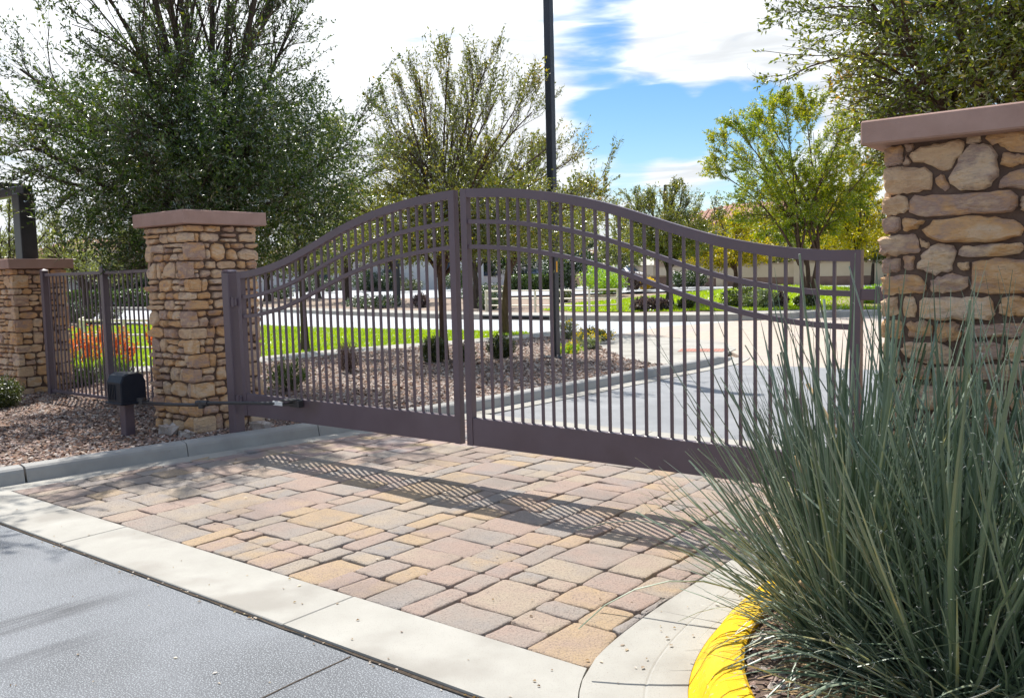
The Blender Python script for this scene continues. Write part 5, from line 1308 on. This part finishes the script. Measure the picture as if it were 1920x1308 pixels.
# curling white threads along the leaf margins
vs = []; ft = []
for b in allb[:1100]:
    if b[6]: continue
    V = shapes[b[5]][0][0]; Mx = np.array(bmatrix(b)); W = V @ Mx[:3, :3].T+Mx[:3, 3]
    for _ in range(4):
        k = yrg.integers(1, 7); e = (0, 2)[yrg.integers(2)]; t = yrg.random(); p = W[k*4+e]*(1-t)+W[(k+1)*4+e]*t
        a = nrm(yrg.normal(size=3)); c = nrm(np.cross(a, yrg.normal(size=3))); r_ = yrg.uniform(.004, .012)
        q = np.array([p+r_*(a*math.sin(th)+c*(1-math.cos(th))) for th in np.linspace(0, yrg.uniform(1.5, 4), 5)]); wv_ = np.cross(a, c)*.0004
        base_i = len(vs)*10
        vs.append(np.concatenate([q-wv_, q+wv_])); ft += [(base_i+j, base_i+j+1, base_i+6+j, base_i+5+j) for j in range(4)]
obj('leaf_fibres', np.concatenate(vs), np.array(ft), M['fibre'], yucca, kind='stuff')
for (p0, p1, r_) in (((-1.0, 3.5, .35), (-1.27, 3.38, .80), .011), ((-1.1, 3.9, .5), (-1.42, 3.95, 1.02), .009), ((-.95, 3.25, .15), (-1.12, 3.05, .42), .010)):
    mb = MB(); a = np.array(p0); c = np.array(p1); mb.tube([a, (a+c)/2+np.array([.012, 0, .01]), c], [r_*1.2, r_, r_*.95], 7); mb.build('dry_stalk', M['dry'], yucca, smooth=True, label='pale dried and cut flower stalk')

for i, (px, Y, rx, rz, lb) in enumerate([(585, 46, 1.6, .7, 'added dark shrub mass standing for tree shade at the left end of the low shaded house'), (690, 46, 1.5, .9, 'added dark shrub mass standing for tree shade by the porch of the low shaded house'), (735, 47, 1.4, .8, 'added dark shrub standing for tree shade between the garage and the mesquite trunks'), (860, 46, 1.3, .8, 'added dark shrub standing for tree shade at the right end of the white house')]):  # dark shrubs added to stand in for tree shade along the house fronts
    shrub('shrub', lb, (azx(px, Y), Y, float(zl(azx(px, Y), Y))), (rx, rx, rz), L['hedge'], 140+i, n=200, nleaf=24, lsize=(.13, .06), hollow=.65, group='shrubs across the street')
bgtree(600, 37, .3, 3.4, 2.9, 1.9, L['mesquite'], 50, 'mesquite left of the low shaded house', 1.6)  # mesquite added to shade the bare house wall

# ------------------------------------------------------------------ walls, houses, cars far away
def wall_run(label, P, h, lowh, th=.18, mt='beige_wall', zf=zg):
    root = empty('boundary_wall', (P[0][0], P[0][1], float(zf(P[0][0], P[0][1]))), label=label, cat='wall')
    for (x0, y0), (x1, y1) in zip(P[:-1], P[1:]):
        L_ = math.hypot(x1-x0, y1-y0); k = max(1, round(L_/4)); ux, uy = (x1-x0)/L_, (y1-y0)/L_
        for i in range(k):
            a = i/k; c = (i+1)/k; ax, ay, bx, by = x0+(x1-x0)*a, y0+(y1-y0)*a, x0+(x1-x0)*c, y0+(y1-y0)*c; z = float(zf((ax+bx)/2, (ay+by)/2))
            def seg(z0, z1, t, m_, nm, sh=0):
                P4 = [(ax+ux*sh-uy*t, ay+uy*sh+ux*t), (bx-ux*sh-uy*t, by-uy*sh+ux*t), (bx-ux*sh+uy*t, by-uy*sh-ux*t), (ax+ux*sh+uy*t, ay+uy*sh-ux*t)]
                mb = MB(); mb.prism(P4, z0, z1); mb.build(nm, m_, root)
            seg(z-.2, z+lowh, th*.62, M['brown_block'], 'block_course', .004); seg(z+lowh+.002, z+h-.08, th*.5, M[mt], 'wall_panel', .004); seg(z+h-.078, z+h, th*.7, M['tan_wall'], 'coping', .003)
            mb = MB(); mb.box(ax-.22, ax+.22, ay-.22, ay+.22, z-.2, z+h+.06); mb.build('pilaster', M['beige_wall'], root)
wall_run('long beige boundary wall with a brown block base beyond the far lawn', [(azx(1225, 48.5), 48.5), (azx(1500, 48), 48), (4, 47)], 1.32, .52)
wall_run('pale boundary wall behind the dark round tree', [(azx(1010, 66), 66), (azx(1240, 60), 60)], 1.5, .0)
wall_run('low brown planter wall behind the far lawn crest', [(azx(1212, 44.5), 44.5), (azx(1250, 46), 46)], .8, .7)
def house(label, cx, cy, rot, w, d, h, rise, wallm, roofm='roof_tile', windows=(), garage=None, eave=.5, z=None, door=None):
    z = float(zg(cx, cy)) if z is None else z; root = empty('house', (cx, cy, z), label=label, cat='house')
    ca, sa = math.cos(rot), math.sin(rot)
    def put(mb, name, m_, parent=root):
        V = np.concatenate(mb.V); V = np.stack([V[:, 0]*ca-V[:, 1]*sa+cx, V[:, 0]*sa+V[:, 1]*ca+cy, V[:, 2]+z], 1); return obj(name, V, mb.F, m_, parent)
    mb = MB(); mb.box(-w/2, w/2, -d/2, d/2, -.4, h); put(mb, 'wall', M[wallm])
    mb = MB(); e = eave; x0, x1, y0, y1 = -w/2-e, w/2+e, -d/2-e, d/2+e; rl = max(.2, (w-d)/2)
    mb.add([(x0, y0, h), (x1, y0, h), (x1, y1, h), (x0, y1, h), (-rl, 0, h+rise), (rl, 0, h+rise), (x0, y0, h-.18), (x1, y0, h-.18), (x1, y1, h-.18), (x0, y1, h-.18)],
           [(0, 1, 5, 4), (1, 2, 5), (2, 3, 4, 5), (3, 0, 4), (0, 6, 7, 1), (1, 7, 8, 2), (2, 8, 9, 3), (3, 9, 6, 0), (6, 9, 8, 7)])
    rf = put(mb, 'roof', M[roofm])
    mb = MB()      # rows of barrel tiles on the two long slopes
    for s in (-1, 1):
        yy0 = s*(d/2+e); n = int((x1-x0)/.42)
        for i in range(n):
            xc = x0+(i+.5)*(x1-x0)/n; t = min(1, max(.02, 1-max(0, abs(xc)-rl)/((x1-x0)/2-rl)))
            a = np.array([xc, yy0, h+.02]); c = np.array([xc, yy0*(1-t), h+rise*t+.02]); mb.tube([a, c], .11, 5, False)
    put(mb, 'roof_tiles', M[roofm], rf)['kind'] = 'stuff'
    for (xc, zc, ww, hh, face) in windows:
        def wbox(x0_, x1_, z0_, z1_, t0, t1):
            mb = MB()
            if face == 'f': mb.box(x0_, x1_, -d/2-t1, -d/2-t0, z0_, z1_)
            else: mb.box(w/2+t0, w/2+t1, x0_, x1_, z0_, z1_)
            return mb
        fr = put(wbox(xc-ww/2-.08, xc+ww/2+.08, zc-hh/2-.08, zc+hh/2+.08, 0.0, .06), 'window_frame', M['white_wall'])
        put(wbox(xc-ww/2, xc-.03, zc-hh/2, zc+hh/2, .062, .075), 'pane', M['glass_dark'], fr); put(wbox(xc+.03, xc+ww/2, zc-hh/2, zc+hh/2, .062, .075), 'pane', M['glass_dark'], fr)
    if garage:
        for (xc, ww) in garage:
            gd = MB(); gd.box(xc-ww/2, xc+ww/2, -d/2-.05, -d/2-.002, 0, 2.2); g_ = put(gd, 'garage_door', M['tan_wall'])
            for k in range(4): mb = MB(); mb.box(xc-ww/2+.05, xc+ww/2-.05, -d/2-.075, -d/2-.052, .05+k*.55, .52+k*.55); put(mb, 'door_panel', M['tan_wall'], g_)
    if door is not None:
        mb = MB(); mb.box(door-.5, door+.5, -d/2-.06, -d/2-.002, 0, 2.1); put(mb, 'door', M['brown_block'])
    return root
house('white house with dark blue windows behind the left fence', -66, 35.5, R(58), 17, 10, 3.0, 1.9, 'white_wall', windows=[(-5.2, 1.6, 1.5, 1.4, 'f'), (-1.5, 1.6, 1.5, 1.4, 'f'), (2.2, 1.6, 1.5, 1.4, 'f'), (5.8, 1.6, 1.3, 1.4, 'f')], door=4)
house('white house with a blue shuttered window behind the left gate leaf', azx(790, 52), 53, R(42), 9, 9, 3.2, 1.9, 'white_wall', windows=[(1.6, 1.7, 1.7, 1.5, 'f'), (-2.6, 1.7, 1.2, 1.5, 'f'), (0, 1.7, 1.5, 1.4, 's')])
house('low shaded house with a white garage behind the mesquites', azx(640, 55), 55, R(46), 15, 9, 2.9, 1.8, 'white_wall', windows=[(-1.5, 1.6, 1.6, 1.4, 'f')], garage=[(4, 3.4)], door=.8)
house('tan house whose tiled roof shows behind the yellow green tree', azx(1415, 64), 66, R(16), 15, 10, 4.4, 1.7, 'tan_wall', windows=[(-3, 3.2, 1.5, 1.2, 'f'), (2, 3.2, 1.5, 1.2, 'f')])
house('pale far house beyond the green hedges', azx(980, 78), 78, R(34), 18, 9, 2.9, 1.7, 'white_wall', windows=[(-3, 1.6, 1.8, 1.3, 'f'), (3, 1.6, 1.8, 1.3, 'f')], garage=[(6.4, 3.2)])
def car(label, cx, cy, rot, body, group='parked cars'):
    z = float(zg(cx, cy))+.03; root = empty('parked_car', (cx, cy, z), label=label, cat='car', group=group); ca, sa = math.cos(rot), math.sin(rot)
    def put(V, F, name, m_, parent=root):
        V = np.asarray(V, float); V = np.stack([V[:, 0]*ca-V[:, 1]*sa+cx, V[:, 0]*sa+V[:, 1]*ca+cy, V[:, 2]+z], 1); return obj(name, V, F, m_, parent)
    prof_ = [(-2.2, .35), (-2.25, .75), (-2.1, .95), (-1.75, 1.02), (-1.2, 1.42), (-.3, 1.5), (.45, 1.45), (1.15, 1.02), (2.0, .88), (2.25, .7), (2.22, .35)]
    k = len(prof_); V = [(x, -.84, q) for x, q in prof_]+[(x, -.6 if q > 1.1 else -.88, q) for x, q in prof_]; V = []
    for s, f_ in ((-.9, 1), (-.86, 1), (.86, 1), (.9, 1)):
        for x, q in prof_: V.append((x*(.985 if abs(s) > .88 else 1), (abs(s)-(.22 if q > 1.1 else 0))*(1 if s > 0 else -1), q*(.985 if abs(s) > .88 else 1)))
    F = [(i*k+j, i*k+(j+1) % k, (i+1)*k+(j+1) % k, (i+1)*k+j) for i in range(3) for j in range(k)]+[tuple(range(k)), tuple(range(3*k, 4*k))[::-1]]
    put(V, F, 'body', body)
    for s in (-1, 1):
        put([(-1.55, s*.90, 1.05), (-1.1, s*.70, 1.36), (.38, s*.70, 1.39), (1.0, s*.90, 1.05), (-1.55, s*.86, 1.05), (-1.1, s*.66, 1.36), (.38, s*.66, 1.39), (1.0, s*.86, 1.05)], [(0, 1, 2, 3), (4, 7, 6, 5), (0, 3, 7, 4), (1, 5, 6, 2), (0, 4, 5, 1), (3, 2, 6, 7)], 'side_window', M['glass_dark'])
        for x in (-1.4, 1.4):
            mb = MB(); mb.tube([(x, s*.72, .33), (x, s*.93, .33)], .33, 14); w_ = put(np.concatenate(mb.V), mb.F, 'wheel', M['rubber']); mb = MB(); mb.tube([(x, s*.925, .33), (x, s*.94, .33)], .19, 10); put(np.concatenate(mb.V), mb.F, 'rim', M['chrome'], w_)
        mb = MB(); mb.box(2.19, 2.262, s*.68-.17, s*.68+.17, .62, .76, .01); put(np.concatenate(mb.V), mb.F, 'headlight', M['chrome'])
    put([(1.18, -.66, 1.025), (.5, -.56, 1.42), (.5, .56, 1.42), (1.18, .66, 1.025), (1.22, -.66, 1.035), (.54, -.56, 1.44), (.54, .56, 1.44), (1.22, .66, 1.035)], [(0, 1, 2, 3), (4, 7, 6, 5), (0, 4, 5, 1), (3, 2, 6, 7), (1, 5, 6, 2), (0, 3, 7, 4)], 'windscreen', M['glass_dark'])
    return root
car('white car parked beyond the lime green bush, left one', azx(1140, 62), 62, R(-10), M['car_white'])
car('white car parked beyond the lime green bush, right one', azx(1178, 61), 61, R(-20), M['car_white'])
M['car_grey'] = mat('car_grey', [(.12, .13, .15)], 2, 2, .3, 0, 1, .6)
car('dark grey car parked far away by the hedges', azx(1000, 58), 58, R(-25), M['car_grey'])

# ------------------------------------------------------------------ fallen leaves and small litter
lrg = np.random.default_rng(88); vs = []
def litter(n, bx, zz, l):
    x = lrg.uniform(bx[0], bx[1], n); y = lrg.uniform(bx[2], bx[3], n); a = lrg.uniform(0, 6.28, n); s = l*(.5+lrg.random(n)); w = s*.32
    up_ = lrg.random(n)*.006
    d = np.stack([np.cos(a), np.sin(a)], 1); e = np.stack([-np.sin(a), np.cos(a)], 1); P = np.stack([x, y], 1)
    def pt(q, z): return np.concatenate([q, z[:, None]], 1)
    vs.append(np.stack([pt(P, zz+up_*0+.002), pt(P+d*s[:, None]*.5+e*w[:, None], zz+.003+up_), pt(P+d*s[:, None], zz+.002+up_*.5), pt(P+d*s[:, None]*.5-e*w[:, None], zz+.003+up_)], 1).reshape(-1, 3))
litter(110, (-6.9, -1.9, 2.8, 7), .013, .018); litter(30, (-7, -1.7, 2.36, 2.75), .015, .016); litter(34, (-6.5, -1.6, .8, 2.32), .001, .016); litter(22, (-1.9, -1.66, 2.7, 4), .012, .018)
litter(120, (-7, -2, 2.29, 2.36), .002, .015)
V = np.concatenate(vs); obj('fallen_leaves', V, np.arange(len(V)).reshape(-1, 4), leaf_mat('dry_leaf', [(0, (.12, .06, .03)), (.6, (.30, .18, .07)), (1, (.5, .38, .2))], .3, .1, .6), kind='stuff', label='small dry leaves scattered over the pavers and road', cat='leaves')
